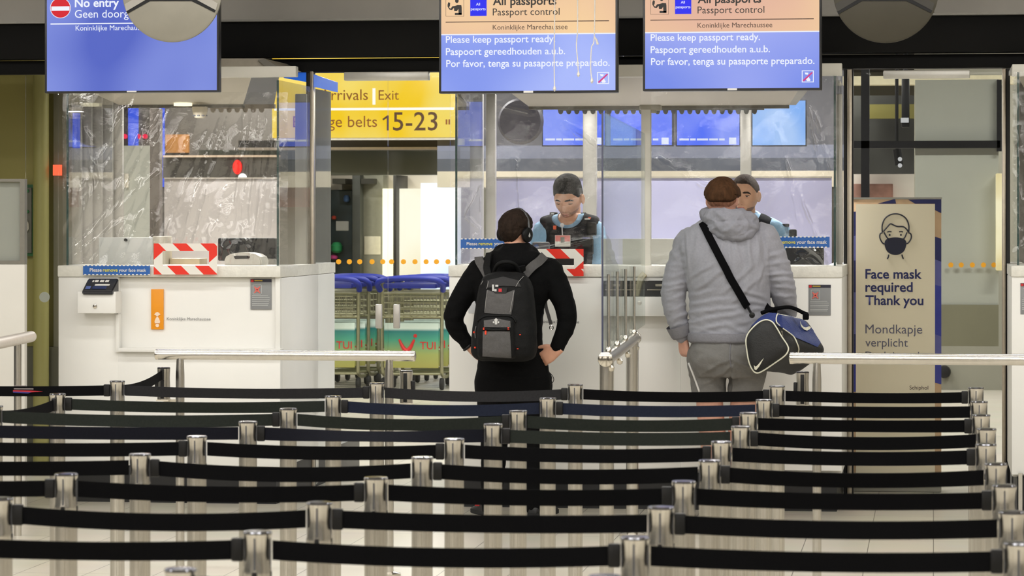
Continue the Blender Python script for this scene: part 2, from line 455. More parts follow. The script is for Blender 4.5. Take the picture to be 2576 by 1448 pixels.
# left door leaf of glass with its white disc
d1 = struct('door_1', boxpx(B(), 64, 182, 146, 1250, VD, .012), GLASS)
obj('disc_sticker', polypx(B(), disc_px(112, 747, 13), VD-.001, .002), mat('frosted_sticker', (190, 196, 184), .6, 0, .02), d1)
exr = B(); boxpx(exr, 133, 414, 153, 441, 20.2, .03)
tag(obj('exit_lamp', exr, glow('red_lamp', (255, 92, 60), 1.6)), 'small red lit lamp on the wall left of the first booth', 'lamp')

# glass doors between the booths -------------------------------------------------
def post(p0, p1, top, v, m, bev=.004): return boxpx(B(), p0, top, p1, 1262, v, .06, bev)
def leaf(name, p0, p1, top, v): return struct(name, boxpx(B(), p0, top, p1, 1258, v, .012), GLASS)
DFR = mat('door_post_steel', (178, 168, 152), .3, .8, .05, 30)
JAMB = mat('black_jamb', (24, 23, 22), .5, 0, .1)
d2 = leaf('door_2', 790, 975, 178, VD); d3 = leaf('door_3', 977, 1132, 178, VD)
for d, p in ((d2, 952), (d3, 997)):
    obj('handle_plate', boxpx(B(), p-8, 765, p+8, 826, VD-.03, .03, .006), mat('satin_handle', (196, 192, 186), .35, .5, .03), d)
tag(obj('door_closer', boxpx(B(), 865, 180, 1078, 202, VD-.06, .06, .006), mat('closer_housing', (232, 230, 224), .35, .4, .03)), 'long grey door closer bar above the glass doors in front of the yellow sign', 'door closer')
tag(obj('door_closer', boxpx(B(), 2222, 176, 2440, 197, VD-.06, .06, .006), mat('closer_housing', (232, 230, 224), .35, .4, .03)), 'long grey door closer bar above the glass door at right by the face mask banner', 'door closer')
struct('trim_4', post(770, 779, 178, VD-.02, JAMB), JAMB); struct('trim_5', post(779, 789, 178, VD-.04, DFR), DFR)
struct('trim_6', post(2122, 2131, 174, VD-.02, JAMB), JAMB); struct('trim_7', post(2131, 2143, 174, VD-.05, DFR), DFR); struct('trim_8', post(2143, 2147, 174, VD-.02, JAMB), JAMB)
struct('trim_9', post(2521, 2530, 172, VD-.05, DFR), DFR); struct('trim_10', post(2530, 2541, 172, VD-.02, JAMB), JAMB)
d4 = leaf('door_4', 2148, 2520, 176, VD)
# fixed side wing of grey glass standing open behind the left booth post
wg = B(); a = at(790, 545, VD+.02); b_ = at(828, 545, VD+.9)
poly(wg, [(a.x, a.y, 0.02), (b_.x, b_.y, 0.02), (b_.x, b_.y, Z(222, VD+.5)), (a.x, a.y, Z(222, VD+.1))], (1, 0, 0), .012)
wing = tag(obj('glass_wing', wg, clear('smoked_glass', (214, 216, 216), .04, .03, 1.5, .5, (206, 207, 203))), 'grey glass wing panel beside the post between left booth and glass doors', 'glass panel')
bb = B(); c0 = at(789, 190, VD-.12); c1 = at(846, 190, VD+.3)
poly(bb, [(c0.x, c0.y, Z(217, VD)), (c1.x, c1.y, Z(224, VD)), (c1.x, c1.y, Z(198, VD)), (c0.x, c0.y, Z(186, VD))], (0, 1, 0), .05)
tag(obj('reflection_box', bb, mat('blue_glow', (40, 112, 236), .3, 0, .03, emit=.35)), 'blue box painting a screen reflection above the grey glass wing', 'reflection')  # glowing blue box stands in for a screen reflected in the glass
sb = B(); poly(sb, [at(p, q, VD-.005) for p, q in ((714, 174), (770, 178), (770, 206), (714, 196))], (0, 1, 0), .05)
tag(obj('sign_edge_light', sb, mat('blue_glow', (40, 112, 236), .3)), 'blue bracket at the top right corner of the left booth', 'bracket')

# ================================================================== arrivals hall behind
yb = thing('arrivals_sign', 'yellow backlit sign for arrivals and baggage belts 15-23', 'sign', (X(920, 30), 30, Z(346, 30)))
SY = glow('sign_yellow', (252, 208, 40), 1.0, (252, 224, 108), 2.0)
obj('panel', boxpx(B(), 684, 120, 1146, 346, 30, .15, .01), SY, yb)
obj('rule', boxpx(B(), 690, 271, 1142, 277, 29.99, .01), glow('sign_white', (255, 252, 240), 1.1), yb)
obj('divider', boxpx(B(), 937, 222, 944, 263, 29.99, .01), glow('sign_white', (255, 252, 240), 1.1), yb)
SBR = mat('sign_brown', (120, 66, 0), .6); SDK = mat('sign_dark', (70, 40, 4), .6)
text('Arrivals', 806, 926, 252, 30, SBR, yb, lift=.012); text('Exit', 953, 1004, 251, 30, SBR, yb, lift=.012)
text('Baggage belts', 738, 949, 320, 30, SBR, yb, lift=.012); text('5-23', 989, 1101, 328, 30, SDK, yb, 'belt_numbers', lift=.012, bold=.005)
obj('belt_numbers', polypx(B(), [(973, 328), (973, 297), (964, 303), (962, 299), (974, 290), (978, 290), (978, 328)], 29.99, .002), SDK, yb)
bi = B(); boxpx(bi, 1121, 300, 1125, 313, 29.99, .01); boxpx(bi, 1128, 300, 1132, 313, 29.99, .01)
obj('pictogram', bi, SBR, yb)
rail = B(); boxpx(rail, 690, 346, 1146, 352, 30.02, .1)
obj('bottom_rail', rail, mat('sign_rail', (210, 205, 195), .3, .5), yb)
for p in (760, 1060): obj('hanger', cyl(B(), at(p, 122, 30.07), at(p, 60, 30.07)+Vector((0, 0, .28)), .012), DKGREY, yb)
struct('trim_11', boxpx(B(), 600, 352, 1250, 370, 31.5, .4), mat('dark_hall_beam', (26, 20, 14), .5))
struct('trim_12', boxpx(B(), 600, 370, 1250, 376, 31.4, .4), mat('pale_hall_strip', (190, 178, 166), .4))
struct('wall_hall_band', boxpx(B(), 500, 376, 1250, 440, 32, .3), mat('olive_dark_band', (84, 86, 74), .4, .1, .1, 1))
# bright shop front beyond the trolleys
struct('wall_shop', boxpx(B(), 600, 440, 1300, 1010, 34.5, .2), mat('shop_wall', (120, 118, 104), .6, 0, .15, 1.2))
struct('trim_18', boxpx(B(), 830, 440, 1140, 477, 34.45, .05), mat('shop_cream_band', (226, 216, 200), .5, 0, .06, 3))
def hall_thing(name, cat, label, p, v, m, back=34.5): return tag(obj(name, boxpx(B(), *p, v, back-v, .005), m), label, cat)
hall_thing('shop_doorway', 'doorway', 'dark teal shop doorway behind the trolleys beside the grey wing panel', (828, 478, 886, 700), 34.2, mat('shop_dark', (46, 62, 68), .5, 0, .4, 4))
hall_thing('shop_column', 'column', 'dark grey shop column left of the taped white papers', (886, 440, 906, 720), 33.9, mat('shop_column_paint', (70, 72, 66), .5))
hall_thing('shop_partition', 'partition', 'grey shop partition carrying two white papers', (906, 440, 964, 700), 34.1, mat('shop_panel_paint', (150, 148, 132), .6, 0, .06))
hall_thing('light_box', 'lamp', 'narrow glowing cream light column beyond the glass doors', (962, 474, 990, 700), 33.9, glow('cream_light', (255, 250, 226), 1.7, (250, 242, 205), 2))
hall_thing('light_box', 'lamp', 'broad glowing cream wall panel right of the dark mullion beyond the doors', (996, 474, 1058, 720), 33.9, glow('cream_light2', (252, 246, 228), 1.25, (242, 232, 204), 1.5))
hall_thing('light_box', 'lamp', 'bluish white lit window panel beside the middle booth beyond the doors', (1058, 460, 1136, 740), 33.8, glow('blue_white_light', (255, 255, 255), 1.4, (218, 232, 252), 1.4))
hall_thing('shop_mullion', 'post', 'thin dark mullion between the glowing panels beyond the doors', (989, 440, 997, 730), 33.7, mat('dark_mullion', (52, 50, 44), .5))
hall_thing('notice_paper', 'paper', 'smaller white paper high on the shop front beyond the trolleys', (845, 556, 877, 580), 34.19, PAPER, 34.2)
hall_thing('notice_paper', 'paper', 'larger cream paper on the grey shop panel beyond the trolleys', (916, 594, 957, 640), 34.09, mat('cream_paper', (238, 230, 208), .6), 34.1)
for i, (p, c, l) in enumerate((((832, 608, 862, 636), (40, 150, 90), 'green shop goods in the doorway beyond the trolleys'), ((830, 640, 850, 652), (210, 70, 140), 'pink shop goods in the doorway beyond the trolleys'), ((834, 542, 846, 552), (190, 60, 40), 'small red shop goods in the doorway beyond the trolleys'), ((864, 490, 880, 508), (90, 130, 190), 'light blue shop goods high in the doorway beyond the trolleys'))):
    g = B(); s = (X(p[2], 34)-X(p[0], 34))/2; a = at((p[0]+p[2])/2, (p[1]+p[3])/2, 34.2-s); h = (Z(p[1], 34)-Z(p[3], 34))/2
    lathe(g, [(s*.5, -h), (s*.95, -h*.6), (s, h*.3), (s*.6, h*.9), (s*.2, h)], a, 16)
    tag(obj('shop_goods', g, mat('goods_%d' % i, c, .5)), l, 'goods', 'shop goods beyond the trolleys')
ob = B()
for (p0, p1) in ((836, 868), (908, 940)):
    boxpx(ob, p0, 449, p1, 462, 33.9, .6)
tag(obj('shop_spot_bar', ob, mat('spot_bar', (60, 58, 50), .5)), 'dark spotlight bars under the shop ceiling beyond the doors', 'spotlight bar')
# glass wall with orange dots, standing before the trolleys
def dots(pxs, py, v, label):
    for k, p in enumerate(pxs):
        o = obj('sticker_dot', polypx(B(), disc_px(p, py, 6.5, 16), v, .003), mat('orange_dot', (212, 148, 18), .5))
        tag(o, label[0] % ('leftmost' if k == 0 else ('rightmost' if k == len(pxs)-1 else ['second', 'third', 'fourth', 'fifth', 'sixth', 'seventh', 'eighth', 'ninth', 'tenth'][k-1]+' from the left')), 'sticker', label[1])
gw = struct('window_1', boxpx(B(), 700, 380, 1240, 1020, 26.0, .012), clear('hall_glass', (251, 251, 249), .0, .01, 1.15))
dots((852, 879, 905, 936, 963, 985, 1015, 1044, 1072, 1098, 1127), 658, 25.98, ('round orange dot above the blue trolley handles, %s of its row', 'orange dots before the trolleys'))

# ---- luggage trolleys
GALV = mat('galvanised_tube', (158, 156, 128), .4, .7, .1, 20); TBLUE = mat('trolley_blue', (26, 42, 146), .45, 0, .12, 20)
def gradient_panel():
    m = bpy.data.materials.new('sea_panel'); m.use_nodes = True; nt = m.node_tree; b = nt.nodes['Principled BSDF']; N = nt.nodes.new; L = nt.links.new
    tc = N('ShaderNodeTexCoord'); sp = N('ShaderNodeSeparateXYZ'); L(tc.outputs['Generated'], sp.inputs[0])
    cr_ = N('ShaderNodeValToRGB'); e = cr_.color_ramp.elements; e[0].position = 0; e[0].color = lin((168, 164, 88)); e[1].position = 1; e[1].color = lin((196, 216, 206))
    for p, c in ((.3, (158, 168, 96)), (.62, (72, 160, 134)), (.82, (30, 122, 122)), (.88, (210, 224, 216))):
        q = e.new(p); q.color = lin(c)
    L(sp.outputs[2], cr_.inputs[0]); L(cr_.outputs[0], b.inputs['Base Color']); b.inputs['Roughness'].default_value = .4
    return m
SEA = gradient_panel(); TRED = mat('travel_red', (206, 40, 40), .5)
def trolley(label, loc, first):
    t = thing('luggage_trolley', label, 'trolley', (0, 0, 0), 'luggage trolleys behind the glass doors')
    w = .29
    f = B()
    for s in (-1, 1):
        tube(f, cr([(s*w, .55, .12), (s*w, .1, .14), (s*w*1.02, .0, .3), (s*w*1.02, .02, .98), (s*w, -.06, 1.06)], 5), .018, 10)
        tube(f, [(s*w, .5, .12), (s*w*.7, .95, .14)], .016, 8)
    for z, y in ((.95, .02), (.72, .0), (.40, -.0), (.16, .05)): tube(f, [(-w, y, z), (w, y, z)], .014, 8)
    obj('frame', f, GALV, t, True)
    bs = B()
    for z in (.74, .80, .86, .92): tube(bs, [(-w*.9, -.09, z), (w*.9, -.09, z)], .006, 6)
    for k in range(9): tube(bs, [(-w*.9+k*w*.225, -.09, .72), (-w*.9+k*w*.225, -.09, .94)], .004, 6)
    for k in range(5): tube(bs, [(-w*.9+k*w*.45, -.09, .73), (-w*.9+k*w*.45, .02, .73)], .005, 6)
    obj('basket', bs, GALV, t, True)
    h = B(); tube(h, cr([(-w*1.08, -.02, .98), (-w*1.1, -.12, 1.05), (-w*.8, -.16, 1.09), (0, -.17, 1.10), (w*.8, -.16, 1.09), (w*1.1, -.12, 1.05), (w*1.08, -.02, .98)], 5), .028, 12)
    box(h, -w*.9, w*.9, -.14, -.02, 1.0, 1.05, .012); obj('handle_bar', h, TBLUE, t, True)
    obj('advert_panel', box(B(), -w*.93, w*.93, -.03, -.015, .22, .66, .004), SEA, t, True)
    sm = B(); pts = [(-.12+.15*k/10, -.034, .50-.11*math.sin(math.pi*k/10)) for k in range(11)]
    tube(sm, pts, [.010+.012*math.sin(math.pi*k/10) for k in range(11)], 8); lathe(sm, [(.0, -.003), (.018, -.003), (.018, .003), (0, .003)], (.04, -.034, .535), 12, 'y')
    obj('logo_smile', sm, TRED, t, True)
    me = text_mesh('TUI', .004)
    for v in me.vertices: v.co = Vector((.085+v.co.x*.105, -.034, .405+v.co.y*.105))
    obj('lettering', me, TRED, t, True, smooth=None)
    for (x, y) in ((-w, .05), (w, .05), (-w*.7, .95), (w*.7, .95)):
        wh = B(); lathe(wh, [(.02, -.018), (.055, -.018), (.062, 0), (.055, .018), (.02, .018)], (x, y, .062), 20, 'x'); obj('wheel', wh, RUBBER, t, True)
    t.location = loc
    return t
VT = 29.2
tl = trolley('front luggage trolley of the right stack with red lettering on a sea panel', (X(1036, VT), VT, 0), True)
dup(tl, (X(826, VT), VT, 0), 'front luggage trolley of the left stack, cut off by the grey glass wing')
for k in range(1, 4):
    dup(tl, (X(1036, VT)+.035*k, VT+.36*k, 0), '%s luggage trolley nested behind the front one of the right stack' % ('second', 'third', 'rearmost')[k-1])
    dup(tl, (X(826, VT)+.035*k, VT+.36*k, 0), '%s luggage trolley nested behind the front one of the left stack' % ('second', 'third', 'rearmost')[k-1])

# ---- hall seen through the booths
struct('wall_hall_back', boxpx(B(), 120, 230, 760, 960, 33, .2), mat('hall_grey_wall', (92, 87, 80), .6, 0, .06, 1.5))
struct('wall_hall_mid', boxpx(B(), 1100, 365, 2130, 400, 30, .2), mat('hall_grey_band', (112, 116, 132), .5, 0, .08, 1.5))
struct('trim_13', boxpx(B(), 1100, 398, 2130, 432, 29.8, .2), mat('hall_dark_band', (70, 74, 84), .4, 0, .1, 2))
struct('trim_14', boxpx(B(), 1100, 430, 2130, 470, 29.6, .2), mat('hall_cream_band', (176, 168, 150), .5, 0, .06, 2))
struct('wall_hall_top', boxpx(B(), 1100, 180, 2130, 366, 30.3, .2), mat('hall_slate', (88, 88, 94), .5, 0, .15, 1))
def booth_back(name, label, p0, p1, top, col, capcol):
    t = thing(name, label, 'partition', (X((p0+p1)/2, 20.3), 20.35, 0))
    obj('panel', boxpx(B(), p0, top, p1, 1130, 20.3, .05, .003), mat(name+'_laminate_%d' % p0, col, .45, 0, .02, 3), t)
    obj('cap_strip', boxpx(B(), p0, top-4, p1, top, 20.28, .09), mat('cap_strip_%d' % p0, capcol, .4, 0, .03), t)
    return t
booth_back('booth_back_partition', 'back partition tinted lilac for the screen reflections, inside the middle booth behind the officers', 1236, 2092, 448, (208, 208, 244), (190, 184, 170))  # lilac in the panel colour paints the blue screens reflected in the glass
booth_back('booth_back_partition', 'pale warm grey back partition inside the empty left booth', 413, 700, 450, (208, 200, 193), (190, 180, 166))
blueA = glow('panel_blue', (84, 116, 255), 1.0, (140, 160, 255), 2.5); blueB = glow('panel_sky', (130, 180, 250), 1.0, (176, 208, 255), 3)
for k, (p0, p1, l) in enumerate(((1366, 1521, 'leftmost'), (1536, 1690, 'second from left'), (1703, 1860, 'third from left'))):  # emissive blue panels with pale caption blocks
    t = thing('hall_blue_panel', 'blue panel with pale text marks behind the middle booth, %s of three' % l, 'screen', (X((p0+p1)/2, 25), 25, Z(366, 25)), 'blue panels behind the middle booth')
    obj('housing', boxpx(B(), p0-3, 250, p1+3, 368, 25.0, .08, .004), DKGREY, t)
    obj('display', boxpx(B(), p0, 253, p1, 365, 24.99, .012), blueA, t)
    tx = B(); x = p0+6
    for w_ in (24, 14, 28, 22, 14, 16):
        if x+w_ < p1-30: boxpx(tx, x, 348, x+w_, 353, 24.985, .004)
        x += w_+3
    boxpx(tx, p1-26, 346, p1-8, 363, 24.985, .004)
    obj('caption_text', tx, glow('caption_white', (226, 234, 255), 1.0), t)
    for q in (p0+30, p1-30): obj('hanger', cyl(B(), at(q, 252, 25.04), Vector((X(q, 25.04), 25.04, 3.6)), .012, seg=10), DKGREY, t)
t = thing('hall_sky_panel', 'light blue panel with faint shapes seen at the right end of the middle booth', 'screen', (X(1960, 25), 25, Z(366, 25)))
obj('housing', boxpx(B(), 1890, 250, 2029, 368, 25.0, .08, .004), DKGREY, t); obj('display', boxpx(B(), 1893, 253, 2026, 365, 24.99, .012), blueB, t)
for q in (1920, 2000): obj('hanger', cyl(B(), at(q, 252, 25.04), Vector((X(q, 25.04), 25.04, 3.6)), .012, seg=10), DKGREY, t)
spk = thing('hall_speaker', 'dark round hall loudspeaker left of the blue panels', 'loudspeaker', (X(1310, 24.5), 24.5, Z(345, 24.5)))
s_ = B(); lathe(s_, [(.02, -.05), (.17, -.04), (.19, 0), (.17, .10), (.05, .14)], at(1310, 305, 24.5), 32, 'y'); obj('cone', s_, mat('slate_speaker', (62, 60, 70), .5), spk)
obj('bracket', cyl(B(), at(1310, 300, 24.6), Vector((X(1310, 24.6), 24.6, 3.6)), .015, seg=10), DKGREY, spk)
# left booth background bits
bluestr = glow('hall_blue_strip', (62, 92, 226), 1.0, (84, 110, 240), 2)
for p, l in (((322, 262, 346, 366), 'upright blue lit strip seen through the left booth'), ((400, 268, 412, 470), 'narrow violet blue lit strip beside the dark post in the left booth'), ((182, 284, 197, 372), 'blue strip painting a reflection at the left edge of the left booth')):
    tag(obj('blue_strip', boxpx(B(), *p, 32.95 if p[0] > 200 else 19.55, .05, .004), bluestr), l, 'light strip')  # strip at the left booth edge paints a reflection in the plastic
for k, (p, q, l) in enumerate(((315, 343, 'red lamp just left of the upright blue strip'), (349, 343, 'red lamp just right of the upright blue strip'), (366, 343, 'red lamp near the dark post in the left booth'))):
    tag(obj('signal_lamp', polypx(B(), disc_px(p, q, 6, 16), 32.99, .03), glow('magenta_red', (240, 50, 84), 1.1)), l, 'lamp')
rl = B(); lathe(rl, [(.002, -.02), (.04, -.018), (.048, 0), (.035, .02), (.002, .025)], at(597, 420, 29.075), 20, 'y')
for v in rl.verts: v.co.z = (v.co.z-at(597, 420, 29.075).z)*1.5+at(597, 420, 29.075).z
tag(obj('signal_lamp', rl, glow('bright_red', (255, 40, 30), 1.3)), 'bright red oval lamp seen through the wrinkled plastic of the left booth', 'lamp')
tag(obj('signal_lamp', polypx(B(), disc_px(611, 446, 10, 18), 29.1, .03), glow('white_lamp', (255, 255, 250), 1.6)), 'small white lamp right below the red oval lamp', 'lamp')
tag(obj('wooden_board', boxpx(B(), 416, 338, 474, 384, 32.95, .05), mat('orange_wood', (170, 118, 62), .5, 0, .1, 6)), 'orange brown wooden board in the hall behind the left booth', 'board')
struct('trim_15', boxpx(B(), 410, 390, 700, 395, 29, .1), mat('hall_cream_rail', (176, 156, 134), .5)); struct('trim_16', boxpx(B(), 410, 396, 700, 448, 29.1, .1), mat('hall_taupe_band', (86, 82, 76), .5, 0, .08, 2))
struct('wall_hall_light', boxpx(B(), 306, 366, 376, 700, 28, .1), mat('hall_pale_panel', (190, 192, 182), .6, 0, .04, 2))
tag(obj('hall_post', boxpx(B(), 376, 272, 402, 1066, 25, .1, .01), mat('brown_post', (106, 98, 92), .5, 0, .05, 3)), 'brown grey post in the hall behind the left booth', 'post')
tag(obj('pull_handle', boxpx(B(), 312, 436, 321, 472, 27.94, .06, .01), CREAM), 'cream upright pull handle in the hall behind the left booth', 'handle')
# right: dark framed window with frosted pane
w2 = struct('window_2', boxpx(B(), 2302, 200, 2512, 835, 24.0, .02), mat('frosted_pane', (156, 158, 146), .55, 0, .05, 1.5))
wf = B(); boxpx(wf, 2166, 140, 2187, 700, 23.9, .1); boxpx(wf, 2140, 354, 2516, 372, 23.9, .1); boxpx(wf, 2508, 200, 2520, 380, 23.9, .1); obj('mullion', wf, BLACKP, w2)
lo = B(); boxpx(lo, 2302, 766, 2512, 870, 23.98, .02); obj('lower_pane', lo, mat('dark_frosted', (110, 108, 86), .5, 0, .06, 2), w2)
struct('wall_right_hall', boxpx(B(), 2120, 390, 2330, 760, 33, .2), mat('hall_white_right', (214, 208, 196), .6, 0, .05, 1.5))
struct('wall_right_dark', boxpx(B(), 2120, 240, 2330, 437, 32.5, .2), mat('hall_dark_right', (44, 44, 40), .5, 0, .3, 2))
struct('trim_17', boxpx(B(), 2120, 190, 2600, 212, 27, .2), mat('hall_pale_cove', (210, 202, 170), .5))
struct('wall_right_olive', boxpx(B(), 2187, 262, 2305, 298, 32.3, .1), mat('hall_olive', (104, 98, 46), .5, 0, .1, 2))
struct('wall_far_right', boxpx(B(), 2300, 120, 2760, 1100, 30, .2), mat('hall_grey_right', (128, 126, 112), .6, 0, .05, 1))
tk = thing('track_light', 'black hanging spotlight unit behind the right glass door', 'spotlight', (X(2280, 26), 26, 2.4))
b_ = B(); boxpx(b_, 2268, 196, 2288, 320, 26, .06, .01); obj('body', b_, BLACKP, tk); obj('stem', cyl(B(), at(2278, 196, 26.03), Vector((X(2278, 26.03), 26.03, 3.6)), .02), BLACKP, tk); obj('indicator', boxpx(B(), 2266, 296, 2286, 308, 25.98, .02), glow('pale_indicator', (200, 200, 200), .9), tk)
tk = thing('track_light', 'lower spotlight with two round lamps below the black crossbar at right', 'spotlight', (X(2265, 25), 25, 2.2))
obj('body', cyl(B(), at(2256, 375, 25), at(2262, 415, 25), .035), BLACKP, tk); obj('stem', cyl(B(), at(2256, 380, 25), Vector((X(2256, 25), 25, 3.6)), .015, seg=10), BLACKP, tk)
for q in (400, 416): obj('lamp_face', polypx(B(), disc_px(2264, q, 5.5, 14), 24.93, .01), glow('pale_indicator', (200, 200, 200), .9), tk)
hall_thing('poster', 'poster', 'blurred poster with reddish figures on the white wall above the face mask banner', (2146, 462, 2246, 520), 32.8, mat('poster_red', (196, 150, 138), .6, 0, .35, 5), 33.0)
hall_thing('light_box', 'lamp', 'narrow warm glowing strip at the right edge of the right glass door', (2506, 436, 2522, 680), 23.8, glow('warm_strip', (250, 240, 200), 1.0, (226, 208, 150), 3), 24.0)
dots((2392, 2418, 2446, 2474, 2500), 666, 23.95, ('round orange dot on the frosted pane beside the banner, %s', 'orange dots on the frosted pane'))
# ================================================================== booths
def booth(name, label, p0, p1, side_right, divider=None):
    x0, x1 = X(p0, VF), X(p1, VF)
    t = thing(name, label, 'passport booth', ((x0+x1)/2, VF+.5, 0))
    pm = (p0+p1)/2
    zt = Z(668, VF, pm); zb = Z(697, VF, pm); zk = .21
    yb = 19.15
    b = B(); box(b, x0, x1, VF+.05, yb, zk, zb, .012); obj('counter_body', b, WHITEL, t)
    k = B(); box(k, x0+.03, x1-.03, VF+.02, yb-.03, .0, zk); obj('toe_kick', k, mat('black_kick', (14, 14, 15), .5), t)
    b = B(); box(b, x0-.004, x1+.004, VF-.01, VF+.5, zb, zt, .008); box(b, x0-.002, x0+.10, VF+.4, yb, zb, zt-.004); box(b, x1-.10, x1+.002, VF+.4, yb, zb, zt-.004)
    obj('counter_edge', b, TAPEW, t)
    obj('platform', box(B(), x0+.05, x1-.05, VF+.5, 20.25, .0, .2), mat('booth_platform', (90, 88, 84), .6), t)
    return t, x0, x1, zt, zb
def pane(parent, name, a, b, z0, z1, m, th=.01):
    "upright sheet between two plan points"
    d = Vector((b[0]-a[0], b[1]-a[1], 0)).normalized(); n = Vector((d.y, -d.x, 0))
    bm = B(); poly(bm, [(a[0], a[1], z0), (b[0], b[1], z0), (b[0], b[1], z1), (a[0], a[1], z1)], n, th)
    return obj(name, bm, m, parent, smooth=None)
# ---------------- left booth
bl, lx0, lx1, zt, zb = booth('passport_booth', 'empty white passport booth at left with an orange emblem plate on its counter', 147, 705, True)
fp = B()
boxpx(fp, 147, 697, 297, 1172, VF, .06, .004); boxpx(fp, 296, 886, 705, 1172, VF, .06, .004); boxpx(fp, 297, 876, 705, 886, VF-.05, .1, .004); boxpx(fp, 692, 697, 705, 886, VF+.02, .04, .004); boxpx(fp, 290, 790, 299, 886, VF-.02, .05, .003)
obj('front_panel', fp, WHITEL, bl)
cb = B(); boxpx(cb, 195, 733, 291, 788, VF-.13, .14, .004); obj('reader_cabinet', cb, WHITEL, bl)
lk = B(); lathe(lk, [(.004, -.006), (.012, -.005), (.013, 0)], at(239, 770, VF-.131), 18, 'y'); obj('cabinet_lock', lk, STEELP, bl)
crd = thing('card_reader', 'black sloped document reader on the white cabinet of the left booth', 'document reader', at(248, 737, VF-.06))
rb = B(); A = [at(p, q, v) for p, q, v in ((206, 731, VF-.15), (283, 731, VF-.15), (299, 699, VF-.03), (222, 699, VF-.03))]
low = [Vector((p.x, p.y, at(248, 740, VF-.1).z)) for p in A]
vv = [rb.verts.new(p) for p in A+low]
rb.faces.new(vv[:4]); rb.faces.new(vv[4:][::-1])
for i in range(4): rb.faces.new((vv[i], vv[(i+1) % 4], vv[4+(i+1) % 4], vv[4+i]))
bmesh.ops.bevel(rb, geom=rb.edges[:], offset=.006, segments=2, affect='EDGES')
obj('reader_body', rb, mat('reader_black', (38, 38, 42), .35), crd)
def onslope(u0, v0, u1, v1, lift=.002):
    n = (A[1]-A[0]).cross(A[3]-A[0]).normalized(); n = n if n.z > 0 else -n
    f = lambda u, v: A[0]+(A[1]-A[0])*u+(A[3]-A[0])*v+n*lift
    return [f(u0, v0), f(u1, v0), f(u1, v1), f(u0, v1)], n
s1 = B()
for (u0, v0, u1, v1) in ((.2, .66, .25, .8), (.28, .66, .40, .82), (.45, .66, .58, .82), (.62, .66, .74, .82)):
    q, n = onslope(u0, v0, u1, v1); poly(s1, q, n, .001)
obj('key_icons', s1, PAPER, crd)
q, n = onslope(.3, .12, .76, .34); obj('reader_screen', poly(B(), q, n, .001), mat('reader_navy', (20, 44, 96), .2), crd)
q, n = onslope(.34, .38, .82, .5); obj('white_label', poly(B(), q, n, .001), PAPER, crd)
q, n = onslope(.08, .12, .24, .34); obj('blue_label', poly(B(), q, n, .001), mat('label_blue', (92, 112, 176), .4), crd)
# emblem plate
ORANGE = mat('orange_plate', (238, 152, 8), .45, 0, .02); EMB = mat('emblem_pale', (248, 222, 196), .6)
em = thing('emblem_plate', 'orange upright emblem plate on the front of the left booth counter', 'sign', at(396, 828, VF+.04))
obj('plate', boxpx(B(), 380, 727, 411, 828, VF+.035, .012, .001), ORANGE, em)
e = B(); polypx(e, disc_px(396, 818, 4.5, 16), VF+.034); polypx(e, [(396, 795), (400, 800), (403, 808), (402, 813), (396, 812), (390, 813), (389, 808), (392, 800)], VF+.034); polypx(e, [(392, 786), (396, 784), (400, 786), (404, 791), (399, 793), (397, 797), (395, 797), (393, 793), (388, 791)], VF+.034)
obj('emblem', e, EMB, em)
TXG = mat('grey_lettering', (120, 120, 122), .6)
tx_ = text('Koninklijke Marechaussee', 420, 530, 805, VF+.045, TXG, bl, 'lettering')
def notice(label, p0, q0, p1, q1, v):
    t = thing('notice_sign', label, 'notice', at((p0+p1)/2, q1, v), 'grey notices on the booth counters')
    obj('board', boxpx(B(), p0, q0, p1, q1, v-.004, .006, .001), mat('notice_grey', (138, 140, 142), .5, 0, .02), t)
    obj('header', boxpx(B(), p0, q0, p1, q0+7, v-.006, .004), mat('notice_navy', (38, 38, 56), .5), t)
    obj('red_mark', boxpx(B(), p0+1, q0+1, p0+8, q0+7, v-.008, .004), mat('notice_red', (196, 34, 40), .5), t)
    hd = B(); boxpx(hd, p0+10, q0+2, p0+30, q0+5, v-.008, .004); obj('header_text', hd, mat('notice_yellow', (190, 160, 50), .5), t)
    w = B(); n = 3
    for (a, b_, c, d) in ((p0+6, q0+13, p0+28, q0+14), (p0+6, q0+37, p0+28, q0+38), (p0+6, q0+13, p0+7, q0+38), (p0+27, q0+13, p0+28, q0+38)): boxpx(w, a, b_, c, d, v-.0055, .002)
    for r_ in (41, 45, 51, 55, 61, 65): boxpx(w, p0+4, q0+r_, p1-5-(r_ % 3)*2, q0+r_+1.4, v-.0055, .002)
    obj('text_lines', w, mat('notice_pale', (196, 198, 198), .5), t)
    c = B()
    polypx(c, [(p0+9, q0+20), (p0+11, q0+18), (p0+25, q0+33), (p0+23, q0+35)], v-.0055, .002); polypx(c, [(p0+9, q0+33), (p0+11, q0+35), (p0+25, q0+20), (p0+23, q0+18)], v-.0055, .002)
    polypx(c, disc_px(p0+17, q0+26, 5, 14), v-.005, .002)
    obj('pictogram', c, mat('notice_salmon', (226, 108, 96), .5), t)
    return t
notice('grey notice with a red pictogram on the left booth counter', 630, 702, 683, 778, VF+.045)
notice('grey notice with a crossed red pictogram beside the blue sports bag', 2034, 716, 2090, 793, VF)
notice('grey notice cut off by the right edge of the photo', 2567, 712, 2622, 790, VF)
